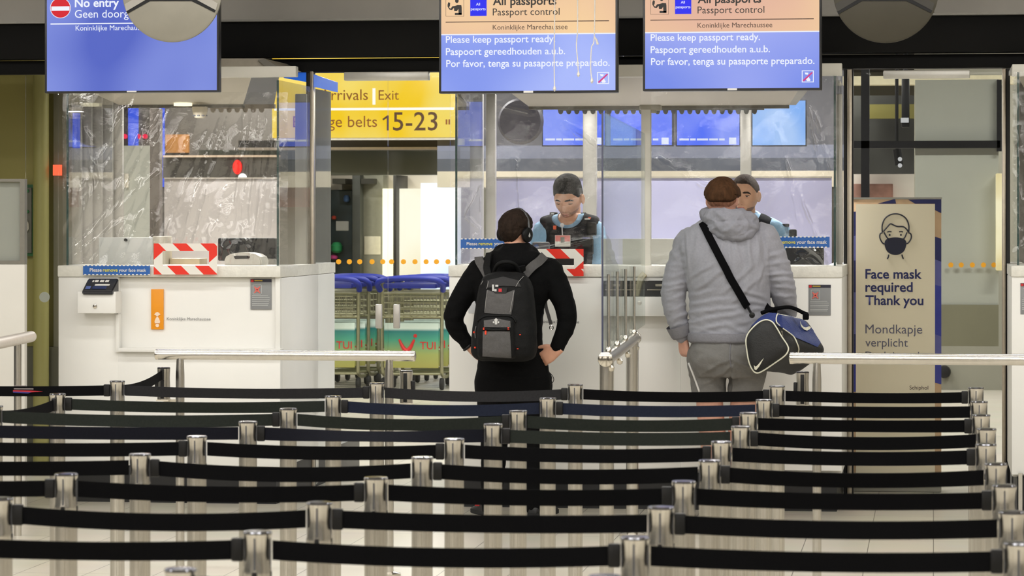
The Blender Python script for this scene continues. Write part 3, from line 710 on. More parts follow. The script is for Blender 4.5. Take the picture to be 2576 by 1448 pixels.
# counter top items of the left booth
wb = thing('white_board', 'white board leaning behind the plastic on the left booth counter', 'board', (X(332, 18.0), 18.0, zt))
obj('board', boxpx(B(), 248, 597, 384, 670, 18.0, .02, .003), mat('white_board_paint', (226, 228, 226), .4, 0, .01), wb)
obj('fixing_knob', polypx(B(), disc_px(317, 603, 4, 12), 17.995, .015), BLACKP, wb)
obj('side_lip', boxpx(B(), 384, 594, 416, 670, 18.02, .16, .003), CREAM, wb)
mo = thing('monitor', 'black monitor standing behind the plastic at the right end of the left booth counter', 'monitor', (X(620, 18.3), 18.3, zt))
obj('casing', boxpx(B(), 548, 598, 692, 656, 18.3, .06, .008), BLACKP, mo)
ml = B(); boxpx(ml, 605, 640, 640, 672, 18.34, .06); obj('stand', ml, BLACKP, mo); obj('cable_cover', boxpx(B(), 640, 650, 690, 672, 18.25, .08, .01), GREYM, mo)
pr = thing('ticket_printer', 'white device with a black grip slot on the left booth counter', 'device', (X(612, 17.9), 17.95, zt))
g = B(); poly(g, [at(p, q, 17.85) for p, q in ((565, 669), (564, 654), (568, 645), (580, 638), (600, 635), (622, 635), (642, 639), (654, 646), (658, 656), (657, 669))], (0, 1, 0), .2); bmesh.ops.bevel(g, geom=[e for e in g.edges if len(e.link_faces) == 2 and e.calc_face_angle(0) > .8], offset=.008, segments=2, affect='EDGES')
obj('casing', g, mat('device_white', (226, 222, 212), .4, 0, .02), pr)
obj('grip_slot', polypx(B(), [(588, 645), (594, 643), (622, 643), (629, 645), (627, 650), (592, 651)], 17.849, .003), BLACKP, pr)
bk = B(); boxpx(bk, 427, 650, 502, 672, 18.1, .2, .003)
tag(obj('cardboard_tray', bk, mat('beige_card', (208, 190, 158), .7)), 'beige box seen through the striped frame on the left booth counter', 'box')
# ---------------- middle booth
bm_, mx0, mx1, mzt, mzb = booth('passport_booth', 'white double passport booth in the middle, where two officers serve two men', 1130, 2118, False)
fp = B(); boxpx(fp, 1130, 697, 1515, 1182, VF, .06, .004); boxpx(fp, 1712, 697, 2118, 1182, VF, .06, .004); boxpx(fp, 1515, 697, 1712, 706, VF, .06); boxpx(fp, 1515, 795, 1712, 1182, VF+.03, .03, .003); obj('front_panel', fp, WHITEL, bm_)
obj('drawer_cabinet', boxpx(B(), 1512, 746, 1716, 795, VF-.10, .14, .004), WHITEL, bm_)
lk = B(); lathe(lk, [(.004, -.006), (.012, -.005), (.013, 0)], at(1609, 761, VF-.101), 18, 'y'); obj('cabinet_lock', lk, STEELP, bm_)
obj('reader_cabinet', boxpx(B(), 1178, 757, 1222, 788, VF-.12, .13, .004), mat('cabinet_shadow_grey', (206, 208, 212), .4), bm_)
text('Koninklijke Marechaussee', 1352, 1457, 812, VF, TXG, bm_, 'lettering')
for p0, p1, l in ((1516, 1600, 'left black document tray in the middle booth front, behind the rods'), (1622, 1712, 'right black document tray in the middle booth front, beside the grey hoodie')):
    t = thing('document_tray', l, 'document reader', at((p0+p1)/2, 746, VF-.02), 'black document trays of the middle booth')
    tb = B(); poly(tb, [at(p, q, VF-.05) for p, q in ((p0, 745), (p1, 745), (p1-1, 711), (p1-9, 706), (p0+9, 706), (p0+1, 711))], (0, 1, 0), .09); obj('body', tb, mat('tray_black', (30, 30, 32), .35), t)
    l_ = B(); boxpx(l_, p0+6, 727, p1-6, 730, VF-.056, .008); boxpx(l_, p0+26, 714, p0+44, 720, VF-.054, .006); obj('silver_trim', l_, STEELP, t)
tp = B(); tube(tp, cr([at(p, q, VF-.03) for p, q in ((1622, 688), (1612, 700), (1606, 720), (1600, 744))], 4), [.02]*13, 8)
tag(obj('tape_strip', tp, mat('beige_tape', (222, 212, 180), .6, 0, .05, 20)), 'twisted beige tape hanging between the two black document trays', 'tape')
dv = thing('booth_divider', 'white upright divider post in the centre of the middle booth window', 'post', (X(1625, 17.6), 17.65, mzt))
obj('post', boxpx(B(), 1613, 275, 1637, 690, 17.6, .05, .003), mat('divider_white', (226, 224, 214), .5, 0, .02), dv)
hb = B(); boxpx(hb, 1608, 263, 1662, 277, 17.6, .08, .006); boxpx(hb, 1637, 275, 1650, 284, 17.6, .06, .004); obj('top_bracket', hb, mat('bracket_grey', (168, 164, 150), .5), dv)
mo = thing('monitor', 'black monitor behind the plastic at the right end of the middle booth counter', 'monitor', (X(2025, 18.2), 18.2, mzt))
obj('casing', boxpx(B(), 1976, 622, 2072, 676, 18.2, .06, .008), BLACKP, mo)
gbp = tag(obj('inner_board', boxpx(B(), 1512, 600, 1712, 690, 18.05, .02, .003), mat('board_pale', (214, 214, 206), .45, 0, .02)), 'pale grey inner board between the two service windows of the middle booth', 'board')
dvx = thing('desk_device', 'dark grey camera like device on the counter in front of the first officer', 'device', (X(1358, 17.95), 17.95, mzt))
g = B(); boxpx(g, 1338, 608, 1381, 634, 17.95, .06, .012); obj('head', g, DKGREY, dvx); obj('stem', boxpx(B(), 1352, 632, 1366, 690, 17.97, .03), BLACKP, dvx)
obj('lens', polypx(B(), disc_px(1350, 620, 6, 14), 17.949, .012), STEELP, dvx)
# ---------------- right booth
br_, rx0, rx1, rzt, rzb = booth('passport_booth', 'white passport booth cut off by the right edge of the photo', 2545, 2980, False)
obj('front_panel', boxpx(B(), 2545, 697, 2980, 1196, VF, .06, .004), WHITEL, br_)
obj('inner_wall', boxpx(B(), 2562, 180, 2900, 1200, 20.0, .05), mat('booth_inner_grey', (104, 99, 92), .5, .1, .12, 4), br_)
lgm = B(); boxpx(lgm, 2562, 1190, 2572, 1285, VF-.02, .04); obj('leg', lgm, STEEL, br_)

# ---------------- roofs, soffits, glass corners
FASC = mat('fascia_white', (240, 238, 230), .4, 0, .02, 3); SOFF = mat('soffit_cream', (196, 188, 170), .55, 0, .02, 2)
def canopy(label, p0, p1, pr_, q0, q1, soff, chamf, par):
    t = par
    x0, x1 = X(p0, 17.65), X(p1, 17.65); z0, z1 = Z(q1, 17.65, (p0+p1)/2), Z(q0, 17.65, (p0+p1)/2)
    obj('canopy_fascia', box(B(), x0, x1, 17.65, 17.72, z0, z1, .004), FASC, t)
    rf = B(); poly(rf, [(x0, 17.72, z1-.005), (x1, 17.72, z1-.005), (X(pr_, 18.42), 18.42, z1-.005), (x0, 18.42, z1-.005)], (0, 0, -1), .025); obj('canopy_roof', rf, FASC, t)
    b = B(); s0, s1 = X(soff[0], 17.72), X(soff[1], 17.72); e0, e1 = X(soff[2], 19.3), X(soff[3], 19.3); ze = Z(soff[4], 19.3, (p0+p1)/2)
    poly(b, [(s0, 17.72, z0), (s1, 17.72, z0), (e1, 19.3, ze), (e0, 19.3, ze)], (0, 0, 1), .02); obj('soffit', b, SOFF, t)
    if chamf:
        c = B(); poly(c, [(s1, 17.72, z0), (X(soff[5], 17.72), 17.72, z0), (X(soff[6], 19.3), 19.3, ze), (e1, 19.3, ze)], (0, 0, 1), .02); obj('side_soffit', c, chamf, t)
    b = B(); box(b, e0, e1, 19.3, 19.34, ze-.02, ze+.03); obj('edge_strip', b, mat('soffit_edge', (84, 80, 72), .5), t)
    return t, ze
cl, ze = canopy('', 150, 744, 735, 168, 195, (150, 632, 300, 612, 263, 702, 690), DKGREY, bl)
up = B(); u0 = [at(p, q, 17.9) for p, q in ((300, 168), (702, 168), (664, 147), (330, 147))]
poly(up, u0, (0, 1, 0), .9); obj('raised_box', up, mat('raised_box_cream', (198, 190, 176), .55), cl)
ub = B(); poly(ub, [at(p, q, 17.88) for p, q in ((700, 168), (666, 147), (648, 151), (668, 168))], (0, 1, 0), .02); obj('bracket', ub, GREYM, cl)
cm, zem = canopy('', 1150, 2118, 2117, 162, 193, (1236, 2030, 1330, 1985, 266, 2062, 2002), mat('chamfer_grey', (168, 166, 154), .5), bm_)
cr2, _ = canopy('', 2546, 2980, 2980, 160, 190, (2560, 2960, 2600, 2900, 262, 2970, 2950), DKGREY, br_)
lamp('booth_downlight', (X(465, 19.0), 19.0, Z(275, 19.0)), .10, .10, 3)
dl = B(); lathe(dl, [(.01, .01), (.05, .008), (.06, 0), (.06, .02)], (X(465, 19.25), 19.2, ze-.012), 24); tag(obj('downlight', dl, glow('downlight_warm', (255, 244, 205), 1.6)), 'small lit round downlight under the left booth canopy', 'lamp')
sd = thing('smoke_detector', 'white round smoke detector under the left booth canopy', 'detector', (X(503, 19.2), 19.2, Z(293, 19.2)))
g = B(); zc = Z(294, 19.2); lathe(g, [(.02, 0), (.035, .004), (.045, .03), (.05, .055), (.05, .075)], (X(503, 19.2), 19.2, zc), 28); obj('body', g, mat('detector_white', (216, 206, 186), .5), sd)
g = B()
for k in range(8): a = math.pi*2*k/8; box(g, X(503, 19.2)+.04*math.cos(a)-.008, X(503, 19.2)+.04*math.cos(a)+.008, 19.2+.04*math.sin(a)-.008, 19.2+.04*math.sin(a)+.008, zc+.014, zc+.022)
obj('vents', g, DKGREY, sd)
def comb(label, p0, p1, py, m, skip=()):
    t = B(); v = 19.36; n = int((p1-p0)/20.3)
    boxpx(t, p0, py-10, p1, py+1, v, .04)
    for k in range(n):
        p = p0+k*20.3
        if any(a < p < b_ for a, b_ in skip): continue
        polypx(t, [(p, py), (p+14, py), (p+12, py+8), (p+9, py+11), (p+5, py+11), (p+2, py+8)], v+.02, .02)
    return tag(obj('air_grille', t, m), label, 'grille')
comb('row of rounded grille teeth under the middle booth canopy', 1404, 1922, 276, mat('grille_grey', (96, 96, 94), .5))
comb('row of rounded grille teeth under the left booth canopy', 530, 690, 272, mat('grille_tan', (128, 116, 100), .5))
VG = 17.62
def booth_glass(label, p0, p1, zt, ztop, cols, edge_l, edge_r, depth=1.0):
    t = label
    x0, x1 = X(p0, VG), X(p1, VG)
    for nm, x in (('side_pane', x0), ('side_pane', x1)):
        pane(t, nm, (x, VG), (x, VG+depth), zt, ztop, GLASS, .01)
        e = B(); box(e, x-.006, x+.006, VG-.004, VG+.004, zt, ztop); obj('pane_edge', e, GEDGE, t)
    for (a, b_, v) in cols:
        obj('corner_post', boxpx(B(), a, 236, b_, 1100, v, .06, .006), mat('satin_post', (186, 183, 175), .35, .25, .06, 20, stretch=(1, 1, .05)), t)
    return t
booth_glass(bl, 170, 699, zt, Z(198, VG), ((742, 771, 18.5),), 1, 1)
booth_glass(bm_, 1148, 2100, mzt, Z(196, VG), ((1182, 1214, 19.4), (1222, 1246, 19.9), (1466, 1500, 20.1), (1862, 1889, 20.1), (2104, 2119, 18.4)), 1, 1)
booth_glass(br_, 2561, 2960, rzt, Z(190, VG), (), 1, 1)
# inner left wall of the left booth (grey steel cladding)
iw = B()
for k in range(5):
    boxpx(iw, 180+k*26, 240, 204+k*26, 1214, 19.6+k*.05, .04, .004)
tag(obj('booth_side_cladding', iw, mat('cladding_grey', (158, 154, 145), .4, .3, .05, 6)), 'grey upright cladding panels inside the left end of the left booth', 'cladding')

# ---------------- wrinkled plastic sheets
PLA = clear('crinkled_plastic', (253, 253, 252), .07, .045, 1.42, .02, (235, 235, 235), .2, 16, .24)
PLB = clear('smooth_plastic', (253, 253, 252), .03, .04, 1.42, .012, (235, 235, 235), .12, 16, .3)
def sheet(label, p0, p1, q0, q1, v, dirs, hole=None, side=None, n=(250, 230), amp=.012, seed=0, m=None, bil=0.0):
    """sheet hung in front of the glass: folds run along the given pull lines"""
    bm = B(); nx, ny = n; rnd = random.Random(seed)
    def depth(p, q):
        d = 0
        for (ax, ay, bx, by, w, h, jag) in dirs:                      # ridge lines in the sheet's own plane
            dx, dy = bx-ax, by-ay; L = math.hypot(dx, dy); t = ((p-ax)*dx+(q-ay)*dy)/(L*L)
            if -.1 < t < 1.1:
                s = ((p-ax)*dy-(q-ay)*dx)/L + jag*noise.noise(Vector((t*7+ax, ay*.01, seed)))*w
                f = max(0, min(1, (t+.1)/.2, (1.1-t)/.2))
                d += h*f*math.exp(-(abs(s)/w)**1.3)*(1+.9*noise.noise(Vector((t*L/42, ax*.3, seed+5)))+.14*noise.noise(Vector((t*L/8, ax*.3, seed+8))))
        d += bil*noise.noise(Vector(((p+q*.35)*.012, q*.011, seed+4.7)))+amp*noise.noise(Vector((p*.010, q*.006, seed+3.1)))+amp*.35*abs(noise.noise(Vector((p*.03+q*.012, q*.018, seed+9))))
        return d
    g = {}
    for i in range(nx+1):
        for j in range(ny+1):
            p = p0+(p1-p0)*i/nx; q = q0+(q1-q0)*j/ny
            c = at(p, q, v); e = min(1, 6*i/nx, 6*(nx-i)/nx)
            c.y -= depth(p, q)*(.4+.6*e)
            g[i, j] = bm.verts.new(c)
    for i in range(nx):
        for j in range(ny):
            p = p0+(p1-p0)*(i+.5)/nx; q = q0+(q1-q0)*(j+.5)/ny
            if hole and hole[0] < p < hole[2] and hole[1] < q < hole[3]: continue
            bm.faces.new((g[i, j], g[i+1, j], g[i+1, j+1], g[i, j+1]))
    return tag(obj('plastic_sheet', bm, m or PLA, smooth=True), label, 'plastic sheet')
L1 = []
r_ = random.Random(3)
for k in range(15):
    a = 250+k*30+r_.uniform(-8, 8); L1.append((a+60, 262+r_.uniform(0, 60), a-120+k*9, 640+r_.uniform(-30, 20), r_.uniform(4, 10), r_.uniform(.006, .016), .8))
for k in range(6):
    a = 180+k*10; L1.append((a, 245+k*20, a+r_.uniform(-10, 40), 420+r_.uniform(0, 200), 4, .008, 1.6))
for k in range(10):
    a = 400+k*26; L1.append((a, 560+r_.uniform(-20, 20), a+r_.uniform(-30, 30), 664, 5, .009, 1.2))
for k in range(5):
    a = 590+k*18; L1.append((a+26, 280+k*8, a, 560+k*12, 4, .012, .9))
L1.append((300, 290, 380, 310, 4, .008, .3)); L1.append((165, 640, 420, 420, 8, .016, .5)); L1.append((165, 660, 300, 560, 6, .014, .5))
sheet('wrinkled clear plastic sheet over the window of the empty left booth', 158, 724, 232, 676, 17.55, L1, (404, 627, 530, 668), seed=1, bil=.030)
L2 = [(1420, 315, 1500, 375, 7, .016, .5), (1300, 400, 1315, 620, 5, .009, 1.0), (1150, 240, 1180, 290, 4, .01, .8), (1172, 545, 1210, 470, 4, .012, .4), (1172, 545, 1210, 580, 4, .012, .4), (1210, 470, 1212, 540, 4, .01, .3), (1150, 660, 1200, 590, 6, .012, .6), (1160, 670, 1500, 600, 5, .01, .6), (1640, 395, 1790, 480, 9, .012, .9), (1960, 330, 2010, 560, 6, .010, .8), (2010, 480, 2075, 650, 5, .012, .6), (2035, 280, 2060, 420, 4, .012, .9), (2050, 290, 2090, 440, 4, .012, .8), (2000, 660, 2080, 600, 6, .012, .4), (2010, 640, 2085, 690, 6, .012, .4), (1520, 660, 1700, 640, 4, .008, .6), (1590, 700, 1700, 650, 4, .009, .6), (1250, 265, 1340, 285, 4, .01, .3)]
for k in range(9): L2.append((1985+k*10, 600+k*3, 2080, 640+k*5, 4, .010, .3))
L2 = [(a, b_, c_, d_, w_, h_*1.6, j_) for a, b_, c_, d_, w_, h_, j_ in L2]
sheet('clear plastic sheet over the left window of the middle booth', 1134, 1612, 190, 682, 17.55, L2, (1330, 652, 1452, 674), seed=2, amp=.005, m=PLB, bil=.012)
sheet('clear plastic sheet over the right window of the middle booth', 1638, 2116, 190, 682, 17.55, L2, None, seed=4, amp=.005, m=PLB, bil=.012)
L3 = [(2556, 250, 2566, 440, 4, .012, 1), (2548, 430, 2590, 560, 5, .012, .8), (2552, 640, 2590, 600, 5, .012, .6), (2550, 520, 2576, 650, 5, .01, .8)]
sheet('clear plastic sheet at the corner of the right edge booth', 2547, 2700, 180, 680, 17.55, L3, None, seed=6, n=(60, 120))
# red white striped tape frames round the hatches
STR1 = striped('hazard_tape', (236, 46, 26), (240, 236, 228), .118, .80, .4); STR2 = striped('hazard_tape_back', (236, 46, 26), (240, 236, 228), .118, 2.30, .4)
def tapeframe(label, o, i, v):
    t = thing('hazard_tape_frame', label, 'tape', at((o[0]+o[2])/2, o[3], v))
    z = lambda pts, m: obj('tape_strip', polypx(B(), pts, v, .002), m, t)
    z([(o[0], o[1]), (o[2], o[1]), (o[2], i[1]), (o[0], i[1])], STR1)
    z([(o[0], i[3]), (o[2], i[3]), (o[2], o[3]), (o[0], o[3])], STR1)
    z([(o[0], i[1]), (i[0], i[1]), (i[0], i[3]), (o[0], i[3])], STR2)
    z([(i[2], i[1]), (o[2], i[1]), (o[2], i[3]), (i[2], i[3])], STR2)
    return t
tapeframe('red and white striped tape frame around the hatch of the left booth', (387, 612, 546, 690), (409, 631, 526, 668), 17.46)
tapeframe('red and white striped tape frame around the hatch before the first officer', (1322, 626, 1468, 694), (1340, 650, 1444, 676), 17.46)
dk = B(); boxpx(dk, 1338, 648, 1446, 678, 17.66, .1)
tag(obj('hatch_drawer', dk, mat('hatch_black', (18, 18, 20), .4)), 'black open hatch inside the striped frame before the first officer', 'hatch')
# blue face mask stickers
SBL = mat('sticker_blue', (34, 96, 176), .4, 0, .03); SYL = mat('sticker_yellow', (232, 222, 60), .5)
def strip(label, p0, p1, q0, q1, v, words):
    t = thing('mask_sticker', label, 'sticker', at((p0+p1)/2, q1, v), 'blue face mask stickers')
    obj('strip', boxpx(B(), p0, q0, p1, q1, v, .002), SBL, t)
    d = B(); x = p0
    while x < p1-5: boxpx(d, x, q0-1, x+5, q0+2, v-.001, .002); boxpx(d, x+3, q1-2, x+8, q1+1, v-.001, .002); x += 10
    obj('dashes', d, PAPER, t)
    for w, a, b_, m in words: text(w, a, b_, (q0+q1)/2+4, v, m, t, 'lettering', bold=.012)
    return t
strip('blue please remove your face mask sticker on the left booth counter edge', 209, 377, 667, 691, 17.475, (('Please', 226, 256, PAPER), ('remove', 259, 296, SYL), ('your face mask', 299, 368, PAPER)))
strip('blue face mask sticker left of the man with the backpack', 1159, 1326, 600, 625, 17.475, (('Please', 1174, 1201, PAPER), ('remove', 1204, 1239, SYL), ('your face mask', 1243, 1318, PAPER)))
strip('blue face mask sticker right of the man in the grey hoodie', 1912, 2087, 595, 622, 17.475, (('Please', 1925, 1958, PAPER), ('remove', 1963, 2001, SYL), ('your face mask', 2004, 2080, PAPER)))

# ================================================================== information screens
BEZ = mat('bezel_black', (46, 46, 48), .35, 0, .05)
def screen(label, p0, p1, q1, v, top=-44):
    t = thing('information_screen', label, 'screen', (X((p0+p1)/2, v), v+.04, Z(q1, v)), 'information screens over the booths')
    obj('casing', boxpx(B(), p0, top, p1, q1, v, .07, .006), BEZ, t)
    obj('ceiling_pole', cyl(B(), at((p0+p1)/2, top+4, v+.05), Vector((X((p0+p1)/2, v+.05), v+.05, 3.45)), .03), DKGREY, t)
    pm = (p0+p1)/2; bd = B(); boxpx(bd, pm-12, q1-6, pm+12, q1-1, v-.003, .004); obj('badge', bd, PAPER, t)
    return t
VS = 16.9
WTX = glow('screen_white', (240, 244, 255), 1.0); DTX = mat('screen_dark', (64, 40, 28), .4); BTX = mat('screen_black', (22, 16, 14), .4)
def panel(t, name, p0, q0, p1, q1, m, lift=.004): return obj(name, boxpx(B(), p0, q0, p1, q1, VS-lift, .004), m, t)
s = screen('left information screen showing a no entry sign on blue', 112, 550, 233, VS)
panel(s, 'display', 118, -38, 545, 228, glow('lcd_blue', (82, 100, 196), 1.0, (140, 156, 232), 1.3))
obj('no_entry_disc', polypx(B(), disc_px(152, 20, 26, 40), VS-.005, .001), WTX, s); obj('red_disc', polypx(B(), disc_px(152, 20, 24.5, 40), VS-.006, .001), glow('lcd_red', (214, 22, 40), 1.0), s); obj('white_bar', boxpx(B(), 129, 16, 175, 27, VS-.008, .001), WTX, s)
text('No entry', 189, 300, 18, VS, WTX, s, bold=.02, lift=.006); text('Geen doorgang', 189, 362, 45, VS, WTX, s, lift=.006)
panel(s, 'rule', 127, 57, 530, 60, WTX, .006); text('Koninklijke Marechaussee', 191, 377, 77, VS, WTX, s, lift=.006)
def passport(label, dx, dy, p0, p1, q1, b1, b2):
    s = screen(label, p0, p1, q1, VS)
    e = 84+dy
    panel(s, 'header_display', p0+6, -38, p1-6, e, glow('lcd_peach', (250, 214, 160), 1.0, (226, 178, 156), 1.1))
    panel(s, 'message_display', p0+6, e+2, p1-6, q1-6, glow('lcd_message_'+b1[1], b1[0], 1.0, b2, 1.1))
    panel(s, 'rule', p0+6, e, p1-6, e+3, WTX, .005); panel(s, 'header_rule', 1121+dx, 53+dy, 1532+dx, 55+dy, DTX, .006)
    text('All passports', 1240+dx, 1400+dx, 13+dy, VS, BTX, s, bold=.02, lift=.006); text('Passport control', 1240+dx, 1408+dx, 39+dy, VS, BTX, s, lift=.006)
    text('Koninklijke Marechaussee', 1240+dx, 1428+dx, 75+dy, VS, DTX, s, lift=.006)
    text('Please keep passport ready.', 1122+dx, 1397+dx, 108+dy, VS, WTX, s, bold=.010, lift=.006); text('Paspoort gereedhouden a.u.b.', 1122+dx, 1422+dx, 138.5+dy, VS, WTX, s, bold=.010, lift=.006); text('Por favor, tenga su pasaporte preparado.', 1123+dx, 1534+dx, 168.5+dy, VS, WTX, s, bold=.010, lift=.006)
    obj('blue_tile', boxpx(B(), 1183+dx, -10+dy, 1224+dx, 40+dy, VS-.006, .002), glow('lcd_strong_blue', (36, 40, 240), 1.0), s)
    text('All', 1198+dx, 1208+dx, 14+dy, VS, WTX, s, lift=.007, bold=.01); text('passports', 1185+dx, 1222+dx, 26+dy, VS, WTX, s, lift=.007, bold=.01)
    o = lambda pts: [(1100+dx+p/5.367, dy+q/5.367) for p, q in pts]
    pic = B()
    polypx(pic, o([(140, 60), (150, 30), (175, 40), (172, 75), (160, 100), (180, 118), (205, 85), (240, 80), (275, 68), (325, 70), (330, 100), (332, 195), (290, 195), (285, 120), (265, 150), (230, 150), (225, 105), (200, 135), (165, 130), (140, 90)]), VS-.005, .002)
    polypx(pic, o([(238, 175), (330, 175), (330, 203), (238, 203)]), VS-.005, .002); polypx(pic, o(disc_px(265, 10, 24, 20, 32)), VS-.005, .002)
    for q in ((115, 218, 360, 222), (356, -60, 360, 222), (115, -60, 119, 222)):
        polypx(pic, o([(q[0], q[1]), (q[2], q[1]), (q[2], q[3]), (q[0], q[3])]), VS-.005, .001)
    obj('officer_pictogram', pic, BTX, s)
    fr_ = B()
    for a, b_, c, d in ((1502, 181, 1532, 183), (1502, 209, 1532, 211), (1502, 181, 1504, 211), (1530, 181, 1532, 211)): boxpx(fr_, a+dx, b_+dy*.8, c+dx, d+dy*.8, VS-.006, .001)
    polypx(fr_, [(p+dx, q+dy*.8) for p, q in ((1514, 196), (1519, 197), (1524, 205), (1522, 208), (1515, 208), (1513, 204))], VS-.005, .001); polypx(fr_, [(p+dx, q+dy*.8) for p, q in ((1509, 186), (1519, 187), (1517, 192), (1511, 191))], VS-.005, .001)
    obj('phone_pictogram', fr_, WTX, s)
    obj('red_slash', polypx(B(), [(p+dx, q+dy*.8) for p, q in ((1504, 206), (1527, 185), (1530, 187), (1507, 209))], VS-.007, .001), glow('lcd_magenta', (214, 60, 130), 1.0), s)
    return s
ms = passport('middle information screen with three white strings hanging before it', 0, 0, 1104, 1554, 234, ((170, 186, 252), 'm'), (112, 136, 232))
passport('right information screen beside the dark round disc', 515, -5, 1617, 2067, 228, ((118, 140, 232), 'r'), (168, 178, 246))
for k, (pts, l) in enumerate((([(1396, -60), (1395, 60), (1394, 150), (1395, 222)], 'white string hanging lowest, left of the three before the middle screen'), ([(1453, -60), (1453, 70), (1450, 112), (1453, 150), (1455, 186)], 'white string with a small weight, middle one before the middle screen'), ([(1497, -60), (1495, 92), (1488, 120), (1486, 170), (1489, 202)], 'white knotted string at right before the middle screen'))):
    t = thing('hanging_string', l, 'string', at(pts[-1][0], pts[-1][1], VS-.06), 'white strings before the middle screen')
    g = B(); P = [at(p, q, VS-.06) for p, q in cr(pts, 6)]; P[0].z = 3.45; tube(g, P, .0032, 8); obj('cord', g, mat('string_white', (232, 228, 222), .6), t)
    w = B(); c = at(pts[-1][0], pts[-1][1], VS-.06); lathe(w, [(.002, -.018), (.009, -.006), (.007, .006), (.002, .016)], c, 12); obj('weight', w, mat('string_weight', (236, 232, 222), .4), t)
    if k == 2: g = B(); tube(g, [at(p, q, VS-.06) for p, q in ((1495, 92), (1500, 100), (1504, 112))], [.004, .006, .007], 8); obj('loose_end', g, mat('string_white', (232, 228, 222), .6), t)
# round ceiling discs
def rdisc(label, cx, cy, r, v, m, m2):
    t = thing('ceiling_disc', label, 'loudspeaker', at(cx, cy, v))
    c = at(cx, cy, v); R = (X(cx+r, v)-X(cx-r, v))/2
    g = B(); lathe(g, [(R*.96, -.012), (R, -.006), (R, .012), (R*.97, .02), (R*.8, .12), (R*.3, .14)], c, 72, 'y'); obj('shell', g, m, t, smooth=.5)
    k = r/126.0
    pg = lambda pts, d: polypx(B(), [(cx+a*k, cy+(b_+21)*k) for a, b_ in pts], v-.012, d)
    obj('groove', pg([(-113, 36), (-56, 4), (50, 4), (108, 33), (111, 26), (52, -6), (-57, -6), (-116, 29)], .003), BLACKP, t)
    obj('bevel_plate', pg([(-116, 30), (-57, -5), (52, -5), (111, 27), (116, 10), (60, -22), (-62, -22), (-120, 12)], .004), m2, t)
    obj('ceiling_pole', cyl(B(), c+Vector((0, .1, 0)), Vector((c.x, c.y+.1, 3.45)), .04), DKGREY, t)
    return t
rdisc('grey round ceiling disc overlapping the no entry screen', 433, -22, 125, 16.2, mat('disc_grey', (134, 130, 118), .5, .1, .05, 8), GREYM)
rdisc('dark round ceiling disc at right in front of the black beam', 2228, -24, 133, 16.2, mat('disc_dark', (54, 50, 38), .5, .1, .06, 8), mat('disc_bevel_dark', (40, 37, 30), .5))

# ================================================================== face mask banner
VB = 18.9
ban = thing('mask_banner', 'cream roll-up banner saying face mask required behind the right glass door', 'banner', (X(2258, VB), VB, 0))
NAVY = mat('banner_navy', (22, 28, 92), .6); BVIO = mat('banner_violet', (92, 92, 156), .6); BPINK = mat('banner_pink', (196, 158, 128), .6); BCR = mat('banner_cream', (240, 226, 200), .65, 0, .02, 3); BDN = mat('banner_deep_blue', (44, 52, 150), .6)
bq = Z(1125, VB)
obj('back_sheet', boxpx(B(), 2146, 500, 2368, 1195, VB, .012, .001), mat('banner_peach', (206, 170, 134), .6), ban)
def bp(m, *pp):
    g = B()
    for q in pp: polypx(g, q, VB-.001, .002)
    obj('pattern', g, m, ban)
bp(NAVY, [(2208, 512), (2252, 500), (2254, 512)], [(2285, 502), (2368, 500), (2368, 536), (2352, 528), (2352, 512), (2302, 512)], [(2146, 532), (2153, 532), (2153, 592), (2146, 594)], [(2352, 595), (2368, 600), (2368, 658), (2352, 652)], [(2146, 655), (2153, 655), (2153, 735), (2146, 735)], [(2146, 840), (2153, 840), (2153, 905), (2146, 905)])
bp(BVIO, [(2146, 594), (2153, 592), (2153, 655), (2146, 655)], [(2352, 652), (2368, 658), (2368, 720), (2352, 716)], [(2352, 840), (2368, 846), (2368, 895), (2352, 890)], [(2146, 735), (2153, 735), (2153, 840), (2146, 840)])
bp(BDN, [(2352, 716), (2368, 720), (2368, 846), (2352, 840)], [(2352, 890), (2368, 895), (2368, 966), (2352, 962)], [(2146, 905), (2153, 905), (2153, 985), (2146, 985)])
obj('front_sheet', boxpx(B(), 2153, 513, 2352, 1190, VB-.004, .003), BCR, ban)
text('Face mask', 2177, 2319, 700, VB-.004, NAVY, ban, bold=.02); text('required', 2177, 2296, 733, VB-.004, NAVY, ban, bold=.02); text('Thank you', 2177, 2323, 766, VB-.004, NAVY, ban, bold=.02)
GTX = mat('banner_grey_text', (104, 100, 118), .6)
text('Mondkapje', 2177, 2320, 838, VB-.004, GTX, ban); text('verplicht', 2177, 2284, 871, VB-.004, GTX, ban); text('Dank je wel', 2177, 2312, 903, VB-.004, GTX, ban); text('Schiphol', 2288, 2335, 979, VB-.004, DTX, ban)
o = lambda pts: [(2100+p/2.783, 480+q/2.783) for p, q in pts]
fl_ = B()
def ln(pts, r=.0045): tube(fl_, [at(p, q, VB-.007) for p, q in o(cr(pts, 5))], r, 6)
ln([(333, 290), (332, 240), (350, 195), (385, 168), (425, 160), (465, 168), (500, 195), (518, 240), (518, 290)])
ln([(340, 285), (365, 255), (390, 230), (415, 240), (440, 248), (480, 250), (505, 270), (515, 290)])
ln([(333, 292), (318, 300), (315, 325), (325, 350), (340, 368), (355, 368)]); ln([(517, 292), (532, 300), (536, 325), (525, 350), (510, 366), (495, 368)])
ln([(345, 290), (365, 325), (378, 335)]); ln([(505, 290), (490, 325), (478, 335)])
ln([(378, 445), (375, 460), (368, 475)]); ln([(470, 445), (474, 460), (480, 475)])
ln([(368, 288), (382, 283), (397, 286)], .0035); ln([(450, 286), (465, 283), (478, 288)], .0035)
obj('face_outline', fl_, mat('banner_ink', (40, 40, 52), .6), ban)
